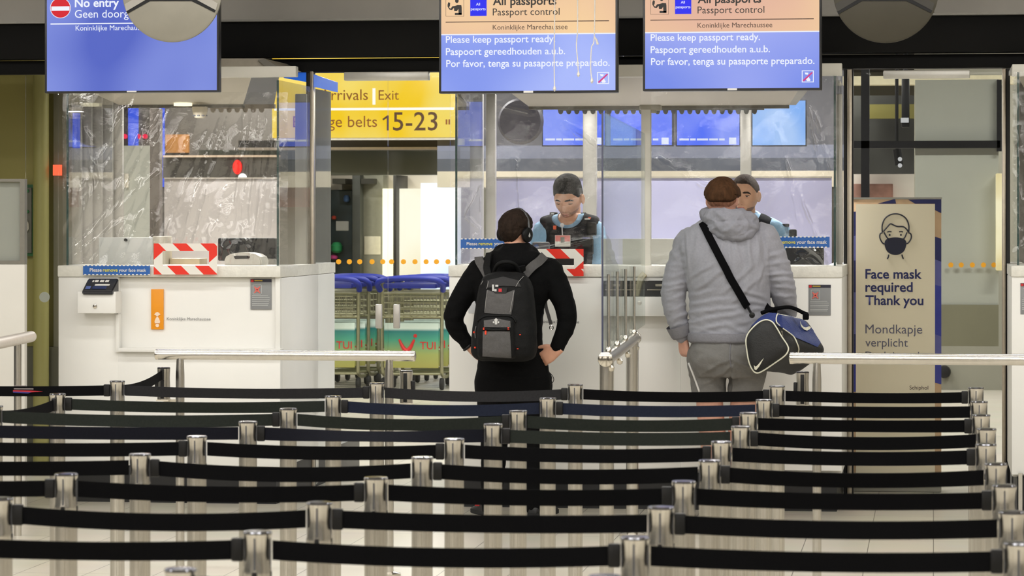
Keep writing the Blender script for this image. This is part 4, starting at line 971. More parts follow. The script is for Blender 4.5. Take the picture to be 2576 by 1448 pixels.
ey = B(); polypx(ey, o(disc_px(384, 308, 7, 12)), VB-.005); polypx(ey, o(disc_px(463, 308, 7, 12)), VB-.005); obj('eyes', ey, mat('banner_ink', (40, 40, 52), .6), ban)
obj('mask_shape', polypx(B(), o(cr([(352, 350), (375, 332), (425, 325), (475, 332), (498, 350), (500, 380), (485, 420), (455, 442), (425, 447), (395, 442), (365, 420), (350, 380)], 4, True)), VB-.005, .003), mat('mask_navy', (10, 12, 44), .6), ban)
bs = B(); box(bs, X(2146, VB), X(2368, VB), VB-.08, VB+.1, 0, Z(1190, VB, 2258), .01); obj('base', bs, GREYM, ban)
obj('top_rail', boxpx(B(), 2144, 496, 2370, 501, VB-.005, .025), GREYM, ban)
bo = thing('dark_object', 'small dark round object low on the hall wall just right of the banner', 'fitting', at(2376, 946, 29.9))  # unidentified dark round thing, given a wall mount
g = B(); lathe(g, [(.02, -.05), (.055, -.045), (.062, 0), (.062, .06)], at(2376, 935, 29.94), 20, 'y'); obj('blob', g, BLACKP, bo)
g = B(); boxpx(g, 2362, 925, 2374, 945, 29.93, .07, .01); obj('arm', g, BLACKP, bo)
# ================================================================== hand rails
VR = 14.1
def handrail(label, p0, p1, q, r, posts, receivers):
    t = thing('handrail', label, 'railing', (X((p0+p1)/2, VR), VR, 0))
    z = Z(q, VR, (p0+p1)/2); x0, x1 = X(p0, VR), X(p1, VR)
    obj('rail_tube', cyl(B(), (x0+.012, VR, z), (x1-.012, VR, z), r, seg=28), STEEL, t)
    for x, s in ((x0, 1), (x1, -1)):
        g = B(); lathe(g, [(r*.5, 0), (r*.95, .003*s), (r*1.03, .006*s), (r*1.03, .02*s)], (x, VR, z), 28, 'x'); obj('end_cap', g, STEELP, t)
    for p in posts:
        x = X(p, VR); g = B(); tube(g, [(x, VR, z-r*.6), (x, VR, z-.1), (x, VR, .02)], [.017, .021, .021], 20); obj('post', g, STEEL, t)
        g = B(); lathe(g, [(.055, 0), (.055, .012), (.022, .02)], (x, VR, 0), 28); obj('floor_flange', g, STEELP, t)
    return t
handrail('steel handrail standing before the left booth and the glass doors', 390, 1046, 893, .0245, (453, 979), ())
handrail('steel handrail running out of the photo at the right before the banner', 1985, 2760, 903, .0265, (2055, 2700), ())
def receiver(label, p, q, side):
    v = VR+.06
    t = thing('belt_receiver', label, 'belt receiver', (X(p, v), v, Z(1005, v, p)), 'short belt receivers clamped to the handrails')
    x = X(p, v); z1 = Z(q, v, p); r = .031
    g = B(); lathe(g, [(r, z1-.155), (r, z1-.10), (r*.93, z1-.05), (r, z1-.006)], (x, v, 0), 28); obj('head', g, STEEL, t)
    g = B(); lathe(g, [(r, z1-.006), (r, z1-.002), (r*.85, z1)], (x, v, 0), 28); obj('cap', g, CAPM, t)
    g = B(); box(g, x-.009, x+.009, v-r-.003, v-r+.01, z1-.15, z1-.012, .002); obj('slot', g, BLACKP, t)
    g = B(); poly(g, [(x-side*.02, v, z1-.155), (x+side*.07, v, z1-.155), (x+side*.07, v, z1-.175), (x+side*.02, v, z1-.175)], (0, 1, 0), .03); box(g, x-.03, x+.03, v-.03, v+.03, z1-.162, z1-.155); obj('bracket', g, CREAM, t)
    c = B(); box(c, x+side*-.034-.008, x+side*-.034+.008, v-.015, v+.015, z1-.12, z1-.05, .004); obj('side_clip', c, BLACKP, t)
    return Vector((x, v, z1))
RA = receiver('belt receiver beside the left handrail post, holding a slanting belt', 412, 923, 1)
receiver('belt receiver beside the right post of the left handrail before the trolleys', 1022, 931, -1)
receiver('belt receiver beside the post of the right handrail under the sports bag', 2019, 934, 1)
# rail along the lanes with glass and rods
u = -1.555
lr = thing('lane_divider', 'steel lane divider rail with upright rods and a tall glass pane between the two men', 'railing', (u, 15.0, 0))
obj('rail_tube', cyl(B(), (u+.06, 13.85, 1.045), (u-.045, 16.25, 1.045), .033, seg=24), STEEL, lr)
for (x, y) in ((u+.06, 13.83), (u-.045, 16.27)):
    g = B(); lathe(g, [(.02, -.01), (.034, -.006), (.036, 0), (.034, .012)], (x, y, 1.045), 24, 'y'); obj('end_cap', g, STEELP, lr)
for (y, r) in ((13.9, .034), (16.05, .033)):
    x = u+.06-.105*(y-13.85)/2.4; obj('post', cyl(B(), (x, y, 0), (x, y, 1.03), r, seg=24), STEEL, lr); g = B(); lathe(g, [(.07, 0), (.07, .012), (.036, .02)], (x, y, 0), 28); obj('floor_flange', g, STEELP, lr)
for k, y in enumerate((13.88, 14.55, 15.25, 16.05)):
    x = u+.06-.105*(y-13.85)/2.4+.01
    obj('rod', cyl(B(), (x, y, 1.07), (x, y, 1.435), .0075, seg=14), STEEL, lr)
    g = B(); lathe(g, [(.014, 1.075), (.014, 1.09), (.008, 1.1)], (x, y, 0), 16); obj('rod_socket', g, STEELP, lr)
    g = B(); lathe(g, [(.004, .0), (.014, .006), (.016, .02), (.008, .03)], (x+.012, y, .985), 16); obj('glass_clamp', g, STEELP, lr)
pane(lr, 'glass_pane', (u+.045, 13.86), (u-.10, 17.33), 1.08, Z(285, 13.9, 1505), clear('lane_glass', (246, 250, 249), .0, .01, 1.22, maxr=.35), .012)
obj('pane_edge', box(B(), u+.039, u+.047, 13.855, 13.863, 1.06, Z(285, 13.9, 1505)), mat('pane_edge_dark', (66, 70, 92), .2), lr)
lr2 = thing('handrail', 'short steel handrail at the far left edge before the half glass partition', 'railing', (-4.85, 15.0, 0))
a = at(78, 846, 16.1); b_ = at(-60, 874, 14.2)
obj('rail_tube', tube(B(), [b_, a], .031, 24), mat('satin_beige_steel', (214, 206, 196), .4, .8, .04), lr2)
g = B(); lathe(g, [(.031, 0), (.028, .012), (.012, .02)], a, 24, 'y'); obj('end_cap', g, mat('satin_beige_steel', (214, 206, 196), .4, .8, .04), lr2)
for p, v in ((47, 15.6), (-40, 14.5)):
    f = (v-14.2)/1.9; q = b_.lerp(a, f); obj('post', cyl(B(), (q.x, q.y, 0), (q.x, q.y, q.z-.02), .021, seg=20), STEEL, lr2)

# ================================================================== belt stanchions
ZT = .98
def make_post(label, loc):
    t = thing('belt_stanchion', label, 'stanchion', (0, 0, 0), 'belt stanchions of the queue')
    r = .0318
    g = B(); lathe(g, [(.165, 0), (.17, .004), (.165, .014), (.06, .03), (.034, .045)], seg=40); obj('base', g, mat('base_steel', (150, 146, 138), .35, .8, .05), t, True)
    obj('tube', cyl(B(), (0, 0, .03), (0, 0, ZT-.115), r, seg=32), STEEL, t, True)
    g = B(); lathe(g, [(r*1.0, ZT-.115), (r*1.04, ZT-.112), (r*1.0, ZT-.09), (r*.89, ZT-.05), (r*.95, ZT-.02), (r*1.05, ZT-.006)], seg=36); obj('head', g, STEEL, t, True)
    g = B(); lathe(g, [(r*1.05, ZT-.006), (r*1.06, ZT-.003), (r*1.0, ZT), (r*.4, ZT+.001)], seg=36); obj('cap', g, mat('cap_chrome', (96, 96, 100), .14, .9, .03), t, True)
    for a in (0, 90, 180, 270):
        c, s = math.cos(math.radians(a)), math.sin(math.radians(a)); g = B()
        pts = [(-.006, ZT-.112), (.006, ZT-.112), (.006, ZT-.096), (.004, ZT-.091), (-.004, ZT-.091), (-.006, ZT-.096)]
        poly(g, [(x*c-(-r*1.02)*s*-1, x*s+(-r*1.02)*c, z) for x, z in pts], (s*-1*-1, -c, 0), .002); obj('slot', g, RUBBER, t, True)
        g = B(); gx, gy = s*r*.965, -c*r*.965
        M4 = Matrix.Rotation(math.radians(a), 4, 'Z'); box(g, -.0022, .0022, -r*.99, -r*.9, ZT-.09, ZT-.008)
        g.transform(M4); obj('seam', g, DKGREY, t, True)
    t.location = loc
    return t
ORD = ['first', 'second', 'third', 'fourth', 'fifth', 'sixth', 'seventh', 'eighth', 'ninth', 'tenth', 'eleventh']
ROWS = [(12.917, [-3.554, -2.395, -1.527, -.66, .178]), (11.95, [-3.539, -2.394, -1.523, -.662, .177]), (11.146, [-3.55, -2.405, -1.532, -.675, .172]),
        (10.418, [-3.55, -2.393, -1.52, -.658, .179]), (9.708, [-3.55, -2.402, -1.544, -.675, .165]), (8.951, [-3.55, -2.392, -1.521, -.657, .181]), (8.232, [-3.55, -2.413, -1.529, -.675, .189]),
        (7.494, [None, -2.371, -1.537, -.671, .19]), (6.78, [None, -2.39, -1.535, -.666, .186]), (6.039, [None, None, -1.528, -.654, None])]
SIDE = ['at the far left end', 'second from the left', 'in the middle', 'second from the right', 'at the right end']
proto = None
def rowname(k): return ('back row nearest the booths' if k == 0 else ('front row at the bottom edge of the photo' if k == 9 else '%s row counted from the booths' % ORD[k]))
for k, (v, us) in enumerate(ROWS):
    for j, x in enumerate(us):
        if x is None: continue
        lab = 'steel belt stanchion %s of the %s' % (SIDE[j], rowname(k))
        if k == 9: lab = 'steel belt stanchion with only its cap showing at the bottom edge, %s' % ('left of the two' if j == 2 else 'right of the two')
        if proto is None: proto = make_post(lab, (x, v, 0))
        else: dup(proto, (x, v, 0), lab)
SPAN = ['leftmost span', 'second span from the left', 'third span from the left', 'rightmost span']
GREYW = mat('grey_webbing', (38, 38, 40), .8, 0, .12, 120, .15, 500, spec=.1); NAVYW = mat('navy_webbing', (28, 33, 48), .8, 0, .12, 120, .15, 500, spec=.1); GREENW = mat('green_black_webbing', (36, 40, 37), .8, 0, .12, 120, .15, 500, spec=.1); INKW = mat('ink_webbing', (18, 19, 27), .8, 0, .12, 120, .15, 500, spec=.1)  # paler and tinted webbing tones, mixed over the back rows
def webmat(k, j):
    if k == 0: return GREYW if j < 2 else WEB
    if k == 1: return (GREENW, NAVYW, NAVYW, WEB)[j]
    if k == 2: return GREENW if j < 3 else WEB
    if k == 3: return (INKW, INKW, GREENW, WEB)[j]
    return WEB
def belt(label, a, b, clip_at_b, sag=.012, twist=0.0, z0=.937, z1=.937, m=WEB):
    a, b = Vector(a), Vector(b); d = (b-a); d.z = 0; L = d.length; d.normalize(); r = .033; n = d.cross(Vector((0, 0, 1)))
    t = thing('retractable_belt', label, 'belt', ((a.x+b.x)/2, (a.y+b.y)/2, .91), 'black queue belts')
    g = B(); rings = []; N = 24; h = .0225
    for i in range(N+1):
        f = i/N; p = a+d*(r+.002+(L-2*r-.004)*f); p.z = z0+(z1-z0)*f-sag*4*f*(1-f)
        tw = twist*math.sin(math.pi*f); up = Vector((0, 0, 1))*math.cos(tw)+n*math.sin(tw); nn = n*math.cos(tw)-Vector((0, 0, 1))*math.sin(tw)
        rings.append([p+up*h+nn*.0012, p+up*h-nn*.0012, p-up*h-nn*.0012, p-up*h+nn*.0012])
    loft(g, rings); obj('strap', g, m, t)
    e = (b-d*(r+.014)) if clip_at_b else (a+d*(r+.014)); e.z = z1 if clip_at_b else z0
    g = B(); box(g, -.014, .014, -.008, .008, -.027, .027, .004); g.transform(Matrix.Translation(e) @ Matrix.Rotation(math.atan2(d.y, d.x), 4, 'Z')); obj('end_clip', g, BLACKP, t)
    return t
rb_ = random.Random(11)
for k, (v, us) in enumerate(ROWS):
    for j in range(4):
        if us[j] is None or us[j+1] is None: continue
        lab = 'black belt in the %s, %s' % (rowname(k), SPAN[j] if k < 7 else {1: 'left span', 2: 'middle span', 3: 'right span'}.get(j, 'span'))
        bt = belt(lab, (us[j], v, 0), (us[j+1], v, 0), k % 2 == 0, rb_.uniform(.004, .016), rb_.choice((0, 0, .1, -.15, .25)) if (k, j) != (3, 1) else -.75, m=webmat(k, j))
for k in (7, 8):                                            # belts that leave the frame at the left
    pass
belt('black belt sloping up from the back row to the receiver at the left handrail', (-3.554, 12.917, 0), (RA.x, RA.y, 0), True, .02, 0, .937, .945)
belt('black belt turning from the second row to the third row at the left edge', (-3.539, 11.95, 0), (-3.55, 11.146, 0), False, .015, 0)
eb = belt('dark belt with small printed lettering at the left edge of the back row', (-4.70, 12.917, 0), (-3.554, 12.917, 0), True, .008, 0)
dup(proto, (-4.70, 12.917, 0), 'steel belt stanchion left of the photo holding the printed belt')
g = B(); boxpx(g, 35, 969, 66, 971, 12.912, .002); boxpx(g, 35, 976, 84, 979, 12.912, .002); obj('print_lines', g, mat('print_grey', (120, 112, 112), .6), eb)
g = B(); polypx(g, [(33, 981), (80, 982), (108, 984), (80, 986), (33, 984)], 12.912, .002); obj('red_print', g, mat('print_red', (170, 24, 40), .6), eb)
g = B(); polypx(g, [(33, 984), (80, 986), (70, 989), (33, 987)], 12.912, .002); obj('blue_print', g, mat('print_blue', (34, 30, 110), .6), eb)
# ================================================================== people
def sstep(a, b, x):
    t = max(0.0, min(1.0, (x-a)/(b-a))); return t*t*(3-2*t)
def g2(x, z, cx, cz, sx, sz): return math.exp(-((x-cx)/sx)**2-((z-cz)/sz)**2)
class Head:
    "a parametric head: local x = subject's right, y = face, z = up, metres"
    def __init__(s, M, jaw=1.0, wide=1.0, nose=1.0, lids=0.0, na=168, nb=112):
        s.M = M; s.na, s.nb = na, nb; s.P = np.zeros((na, nb, 3))
        for i in range(na):
            az = 2*math.pi*i/na
            for j in range(nb):
                la = math.pi*((j+.5)/nb-.5)
                n = (math.sin(az)*math.cos(la), math.cos(az)*math.cos(la), math.sin(la))
                f = lambda q, e: math.copysign(abs(q)**e, q)
                x = .0775*wide*f(n[0], .92); y = .0985*f(n[1], .95); z = .118*f(n[2], .96)
                k = sstep(.0, -.112, z)
                x *= 1-.30*k*jaw; 
                if y < 0: y *= 1-.45*k
                else: y *= 1-.06*k
                if z > .03: x *= 1+.05*math.exp(-((z-.055)/.03)**2)
                if y < 0: y -= .012*math.exp(-((z-.03)/.05)**2)*min(1, -n[1]*1.5)
                w = sstep(.05, .45, n[1])
                if w > 0:
                    ax = abs(x); d = 0
                    d += -.013*g2(ax, z, .031, .003, .016, .011)
                    d += .006*g2(ax, z, .028, .023, .022, .008)+.003*g2(ax, z, 0, .030, .02, .015)
                    d += nose*(.010*g2(ax, z, 0, .0, .008, .018)+.016*g2(ax, z, 0, -.022, .009, .016)+.017*g2(ax, z, 0, -.036, .0105, .010)+.009*g2(ax, z, .0135, -.040, .0075, .0075))
                    d += -.004*g2(ax, z, 0, -.051, .02, .005)
                    d += .0065*g2(ax, z, .006, -.0635, .019, .0055)+.0072*g2(ax, z, 0, -.0755, .017, .0058)-.0045*g2(ax, z, 0, -.0695, .024, .0022)
                    d += -.004*g2(ax, z, 0, -.0865, .02, .006)+.010*g2(ax, z, 0, -.103, .022, .013)
                    d += .005*g2(ax, z, .050, -.020, .017, .016)-.004*g2(ax, z, .045, -.055, .014, .02)
                    d += -.004*g2(ax, z, .02, -.055, .004, .012)
                    y += d*w
                s.P[i, j] = (x, y, z)
        s.Nn = s._normals()
    def _normals(s):
        P = s.P; dx = np.roll(P, -1, 0)-np.roll(P, 1, 0); dy = np.gradient(P, axis=1)
        n = np.cross(dy, dx); n /= np.linalg.norm(n, axis=2, keepdims=True)+1e-12
        c = (n*P).sum(2, keepdims=True); return np.where(c < 0, -n, n)
    def add(s, bm):
        V = [[bm.verts.new(s.M @ Vector(s.P[i, j])) for j in range(s.nb)] for i in range(s.na)]
        b = bm.verts.new(s.M @ Vector((0, s.P[:, 0, 1].mean(), s.P[:, 0, 2].min()-.0005))); t = bm.verts.new(s.M @ Vector((0, s.P[:, -1, 1].mean(), s.P[:, -1, 2].max()+.0005)))
        for i in range(s.na):
            k = (i+1) % s.na
            for j in range(s.nb-1): bm.faces.new((V[i][j], V[k][j], V[k][j+1], V[i][j+1]))
            bm.faces.new((b, V[k][0], V[i][0])); bm.faces.new((t, V[i][-1], V[k][-1]))
    def ears(s, bm):
        for sg in (-1, 1):
            rings = []
            for t in range(9):
                a = math.pi*t/8; h = .033*math.cos(a); w = math.sin(a)
                tip = 1.0 if h > 0 else .8
                ring = []
                for q in range(12):
                    b = 2*math.pi*q/12
                    ring.append(s.M @ Vector((sg*(.079+.006*math.cos(b)*w+.010*w*max(0, -math.sin(b))), -.008+.019*math.sin(b)*w*tip-.15*h*-1*.3, -.004+h)))
                rings.append(ring)
            loft(bm, rings)
    def patch(s, name, mask, off, m, parent, nz=0.0, nsc=60, label=None, sink=.0015):
        P, N = s.P, s.Nn; bm = B(); vid = {}
        K = np.zeros((s.na, s.nb))
        for i in range(s.na):
            for j in range(s.nb): K[i, j] = mask(*P[i, j])
        def vert(i, j):
            if (i, j) not in vid:
                k = K[i, j]; o = off(*P[i, j]) if callable(off) else off
                d = -sink+(o+sink)*k
                if nz: d += nz*k*noise.noise(Vector(P[i, j])*nsc)
                vid[i, j] = bm.verts.new(s.M @ Vector(P[i, j]+N[i, j]*d))
            return vid[i, j]
        for i in range(s.na):
            k = (i+1) % s.na
            for j in range(s.nb-1):
                if max(K[i, j], K[k, j], K[k, j+1], K[i, j+1]) > .02:
                    bm.faces.new((vert(i, j), vert(k, j), vert(k, j+1), vert(i, j+1)))
        if K[:, -1].min() > .02:
            top = bm.verts.new(s.M @ Vector((0, P[:, -1, 1].mean(), P[:, -1, 2].max()+(off(0, 0, .118) if callable(off) else off))))
            for i in range(s.na): bm.faces.new((vert(i, s.nb-1), vert((i+1) % s.na, s.nb-1), top))
        return obj(name, bm, m, parent, smooth=True, label=label)
    def front(s, x, z):
        "surface y of the face at (x, z)"
        best = None
        for i in range(s.na):
            if s.P[i, s.nb//2, 1] < 0: continue
            d = np.abs(s.P[i, :, 0]-x)+np.abs(s.P[i, :, 2]-z); j = int(d.argmin())
            if best is None or d[j] < best[0]: best = (d[j], s.P[i, j, 1])
        return best[1]
def headM(c, yaw, pitch=0, roll=0, sc=1.0):
    return Matrix.Translation(c) @ Matrix.Rotation(math.radians(yaw), 4, 'Z') @ Matrix.Rotation(math.radians(pitch), 4, 'X') @ Matrix.Rotation(math.radians(roll), 4, 'Y') @ Matrix.Diagonal((sc, sc, sc, 1))
def limb(bm, pts, rad, seg=18, n=5):
    "tapering limb with rounded ends"
    q = cr([(*p, r) for p, r in zip(pts, rad)], n)
    P = [Vector(a[:3]) for a in q]; R = [float(a[3]) for a in q]
    d0 = (P[0]-P[1]).normalized(); d1 = (P[-1]-P[-2]).normalized()
    pre = [(P[0]+d0*R[0]*math.sin(a), R[0]*math.cos(a)) for a in (1.45, 1.0, .5)]; post_ = [(P[-1]+d1*R[-1]*math.sin(a), R[-1]*math.cos(a)) for a in (.5, 1.0, 1.45)]
    tube(bm, [p for p, r in pre]+P+[p for p, r in post_], [r for p, r in pre]+R+[r for p, r in post_], seg)
def trunk(bm, rows, v0, k=1.0, e=2.4, seg=36, n=5):
    "torso from rows (row, left px, right px, half depth, depth shift)"
    rings = []
    for q, a, b, hd, dv in cr(rows, n):
        v = v0+dv; xa, xb = X(a, v), X(b, v); c, h = (xa+xb)/2, (xb-xa)/2*k; z = Z(q, v, (a+b)/2)
        rings.append([Vector((c+h*math.copysign(abs(math.cos(t))**(2/e), math.cos(t)), v+hd*k*math.copysign(abs(math.sin(t))**(2/e), math.sin(t)), z)) for t in [2*math.pi*i/seg for i in range(seg)]])
    loft(bm, rings)
def hand(bm, wrist, ydir, back, curl=(25, 30, 25, 15), spread=.0, thumb=(.8, .5, .1), sc=1.0, side=1, tcurl=.2):
    """palm with five fingers: ydir along the hand, back = outward normal of the back of the hand, side = +1 when the thumb lies on ydir x back"""
    y = Vector(ydir).normalized(); z = Vector(back); z = (z-y*z.dot(y)).normalized(); x = y.cross(z)*side
    T = lambda a, b, c: Vector(wrist)+(x*a+y*b+z*c)*sc
    rings = []
    for b, w, h, dx in ((-.015, .026, .019, 0), (.0, .028, .019, 0), (.03, .037, .018, .002), (.06, .042, .016, .001), (.085, .041, .013, 0), (.097, .036, .009, 0)):
        rings.append([T(dx+w*math.copysign(abs(math.cos(t))**.8, math.cos(t)), b, h*math.copysign(abs(math.sin(t))**.8, math.sin(t))) for t in [2*math.pi*i/16 for i in range(16)]])
    loft(bm, rings)
    for i, (fx, L) in enumerate(((.030, .074), (.0105, .083), (-.0095, .077), (-.028, .060))):
        cc = math.radians(curl[i]); a = 0; p = (fx, .085, .0); pts = [T(*p)]
        sx = spread*(fx/.03)
        for seg_, fr_ in enumerate((.30, .40, .34)):
            a += cc*(.7 if seg_ == 0 else 1.0)
            p = (p[0]+sx*L*fr_, p[1]+L*fr_*math.cos(a), p[2]-L*fr_*math.sin(a)); pts.append(T(*p))
        limb(bm, pts, [.0098*sc, .0092*sc, .0084*sc, .0068*sc], 10, 3)
    tx, ty, tz = thumb; d = Vector((tx, ty, -tz)).normalized()
    p0 = Vector((.024, .022, -.004)); p1 = p0+d*.036; d2 = (d+Vector((-.25, .5, -tcurl))).normalized(); p2 = p1+d2*.030; p3 = p2+d2*.024
    limb(bm, [T(*p0), T(*p1), T(*p2), T(*p3)], [.0135*sc, .0115*sc, .0105*sc, .0082*sc], 10, 3)
def cut(me, fn):
    "drop faces whose centre fails fn"
    bm = bmesh.new(); bm.from_mesh(me)
    bmesh.ops.delete(bm, geom=[f for f in bm.faces if not fn(f.calc_center_median())], context='FACES'); bm.to_mesh(me); bm.free(); return me
def scoop(me, c, rx, rz, ymax):
    "cut an oval neckline and draw its rim onto the oval"
    cut(me, lambda q: not (q.y < ymax and ((q.x-c.x)/rx)**2+((q.z-c.z)/rz)**2 < 1))
    bm = bmesh.new(); bm.from_mesh(me)
    for v in bm.verts:
        if v.is_boundary:
            k = math.sqrt(((v.co.x-c.x)/rx)**2+((v.co.z-c.z)/rz)**2)
            if .8 < k < 1.25: v.co.x = c.x+(v.co.x-c.x)/k; v.co.z = c.z+(v.co.z-c.z)/k
    bm.to_mesh(me); bm.free(); return me
def skinmat(name, rgb, sss=.12):
    m = mat(name, rgb, .5, 0, .05, 35, .06, 160); b = m.node_tree.nodes['Principled BSDF']
    b.inputs['Subsurface Weight'].default_value = sss; b.inputs['Subsurface Radius'].default_value = (.02, .008, .004); b.inputs['Subsurface Scale'].default_value = .5; return m
def hairmat(name, rgb): return mat(name, rgb, .75, 0, .35, 60, .4, 300, stretch=(1, 1, .3), spec=.12)
def folds(a, sx, sy, sz, seed, sharp=1.0):
    def f(c, n):
        q = Vector((c.x*sx, c.y*sy, c.z*sz+seed)); w = noise.noise(q*1.0); w2 = noise.noise(q*2.1+Vector((3, 1, 7)))
        return a*(1-2*abs(w))*sharp*.6+a*.5*w2
    return f
def proj(co):
    r = Vector(co)-Vector((0, 0, CZ)); Y = -SN*r.x+CS*r.y
    return 1288+F*(CS*r.x+SN*r.y)/Y, HOR-F*r.z/Y
def crease(me, lines):
    "cloth folds along pixel lines on the side facing the camera: (x0, y0, x1, y1, half width, height)"
    def fn(c, n):
        if n.y > .25: return 0
        p, q = proj(c); d = 0
        for ax, ay, bx, by, w, h in lines:
            dx, dy = bx-ax, by-ay; L2 = dx*dx+dy*dy; t = ((p-ax)*dx+(q-ay)*dy)/L2
            if t < -.25 or t > 1.25: continue
            s = ((p-ax)*dy-(q-ay)*dx)/math.sqrt(L2)+3.0*noise.noise(Vector((t*3+ax, by*.1, 0)))
            if abs(s) > 3*w: continue
            f = min(1, max(0, (t+.25)/.4), max(0, (1.25-t)/.4))
            d += h*f*(math.exp(-(s/w)**2)-.6*math.exp(-((s-1.6*w)/w)**2))
        return d
    return ruffle(me, fn)
def shoe(t, c, ang, m, ms, L=.29, name='shoe'):
    "low shoe: heel at c, pointing along angle (0 = away from the camera)"
    R = Matrix.Translation(c) @ Matrix.Rotation(ang, 4, 'Z'); g = B(); rings = []
    for y, w, h in ((-.03, .026, .055), (-.015, .034, .085), (.03, .037, .092), (.08, .037, .088), (.13, .042, .068), (.19, .046, .05), (.235, .042, .04), (.262, .026, .028)):
        y = y*L/.29
        rings.append([R @ Vector((w*math.copysign(abs(math.cos(a))**.85, math.cos(a)), y, .022+max(0, math.sin(a))*(h-.022) if math.sin(a) > 0 else .022+math.sin(a)*.004)) for a in [2*math.pi*i/20 for i in range(20)]])
    loft(g, rings); s = obj(name, g, m, t, smooth=.9)
    g = B(); rings = []
    for y, w in ((-.034, .022), (-.02, .036), (.04, .039), (.13, .044), (.19, .049), (.24, .043), (.268, .02)):
        y = y*L/.29; rings.append([R @ Vector(p) for p in ((-w, y, .002), (w, y, .002), (w, y, .024), (-w, y, .024))])
    loft(g, rings); obj('sole', g, ms, s, smooth=.5)
    return s
SKIN1 = skinmat('skin_light', (214, 160, 134)); SKIN2 = skinmat('skin_ruddy', (204, 154, 134), .05); SKIN3 = skinmat('skin_olive', (204, 156, 128)); SKIN4 = skinmat('skin_tan', (206, 160, 132))
EYEW = mat('eye_white', (226, 222, 214), .2); IRIS = mat('iris_dark', (30, 22, 18), .15); 
def face(t, H, brow, lip, lidm, gaze=(0, 0), lid=.35, lash=True):
    for sg in (-1, 1):
        x = .031*sg; y = H.front(x, .003)-.0085
        c = H.M @ Vector((x, y, .002)); r = .0122*H.M.median_scale
        g = B(); bmesh.ops.create_uvsphere(g, u_segments=20, v_segments=14, radius=r); g.transform(Matrix.Translation(c)); e = obj('eyeball', g, EYEW, t, smooth=True)
        d = (H.M.to_3x3() @ Vector((gaze[0], 1, gaze[1]))).normalized(); g = B(); a, b = frame_of(d)
        rings = [[c+d*(r*math.cos(q)+.0004)+(a*math.cos(k*math.pi/8)+b*math.sin(k*math.pi/8))*r*math.sin(q) for k in range(16)] for q in (.02, .25, .46)]
        loft(g, rings); obj('iris', g, IRIS, e, smooth=True)
        # upper and lower lids
        g = B(); R = .0138
        for top in (1, -1):
            rings = []
            lo = (lid if top > 0 else .30)
            for q in range(7):
                ph = math.radians(80-(35+65*lo)*q/6)*top if top > 0 else -math.radians(80-(80-28)*q/6)
                rings.append([H.M @ Vector((x+R*math.sin(th)*math.cos(ph)*1.15, y+R*math.cos(th)*math.cos(ph), .002+R*math.sin(ph))) for th in [math.radians(-85+170*k/14) for k in range(15)]])
            loft(g, rings, cap=False, cyclic=False)
            if top > 0: edge = rings[-1]
        obj('eyelid', g, lidm, t, smooth=True)
        if lash: g = B(); tube(g, edge, .0021*H.M.median_scale, 6); obj('eyelash', g, IRIS, t, smooth=True)
    br = lambda x, y, z: (sstep(.0, .006, y)*math.exp(-((abs(x)-.033)/.021)**4)*math.exp(-((z-(.0205+.10*(abs(x)-.012)-2.2*max(0, abs(x)-.036)**1.3))/.0052)**2))
    H.patch('eyebrows', lambda x, y, z: br(x, y, z) if br(x, y, z) > .25 else 0, .0026, brow, t, .001, 300)
    nl = lambda x, y, z: (1 if y > .05 else 0)*math.exp(-((abs(x)-.0085)/.0042)**4-((z+.0455)/.0026)**4)
    H.patch('nostrils', lambda x, y, z: nl(x, y, z) if nl(x, y, z) > .3 else 0, .0007, mat('nostril_shade', (92, 52, 44), .8), t)  # dark patches paint the shade inside the nostrils
    lp = lambda x, y, z: (1 if y > .05 else 0)*math.exp(-((x)/.023)**4)*max(math.exp(-((z+.0635)/.0042)**4), math.exp(-((z+.0758)/.0050)**4))
    H.patch('lips', lambda x, y, z: lp(x, y, z) if lp(x, y, z) > .15 else 0, .0012, lip, t)
# ------------------------------------------------------------------ man with the backpack
V1 = 17.0
J = lambda p, q, d=0.0, v=V1: at(p, q, v+d)
BLK = mat('black_hoodie_cloth', (7, 7, 8), .9, 0, .12, 40, .2, 120, spec=.15); BTR = mat('black_trouser_cloth', (5, 5, 6), .9, 0, .1, 60, .2, 200, spec=.15)
m1 = thing('person', 'man in a black hoodie with a backpack and headphones, hands on his hips', 'person', (X(1290, V1), V1, 0))
H1 = Head(headM(J(1297, 584, .02), -33, -6, 2, 1.0))
rows1 = [(612, 1268, 1330, .065, 0), (630, 1248, 1346, .085, -.01), (655, 1205, 1388, .115, 0), (690, 1180, 1408, .125, 0), (735, 1192, 1388, .135, 0), (770, 1200, 1370, .13, 0), (810, 1205, 1364, .125, 0), (870, 1207, 1364, .125, 0), (910, 1203, 1378, .13, 0), (945, 1199, 1383, .135, 0), (952, 1201, 1381, .13, 0)]
armL = ([J(1212, 684), J(1172, 735, -.02), J(1143, 790, -.05), J(1152, 830, -.03), J(1174, 862, -.02)], [.082, .066, .056, .050, .038])
armR = ([J(1380, 684), J(1408, 735, -.02), J(1425, 785, -.05), J(1420, 830, -.06), J(1403, 870, -.07)], [.082, .066, .056, .050, .040])
legs = [([J(1247, 965), J(1244, 1030), J(1243, 1130, .02), J(1238, 1210), J(1234, 1275)], [.115, .092, .072, .062, .050]), ([J(1336, 965), J(1336, 1030), J(1337, 1130, .02), J(1342, 1210), J(1346, 1275)], [.115, .092, .072, .062, .050])]
b = B(); trunk(b, rows1, V1, .86)
for P_, R_ in (armL, armR): limb(b, P_+[P_[-1]+(P_[-1]-P_[-2])*.12], [r*.70 for r in R_]+[.026])
for P_, R_ in legs: limb(b, P_+[Vector((P_[-1].x, V1+.05, .05))], [r*.8 for r in R_]+[.035])
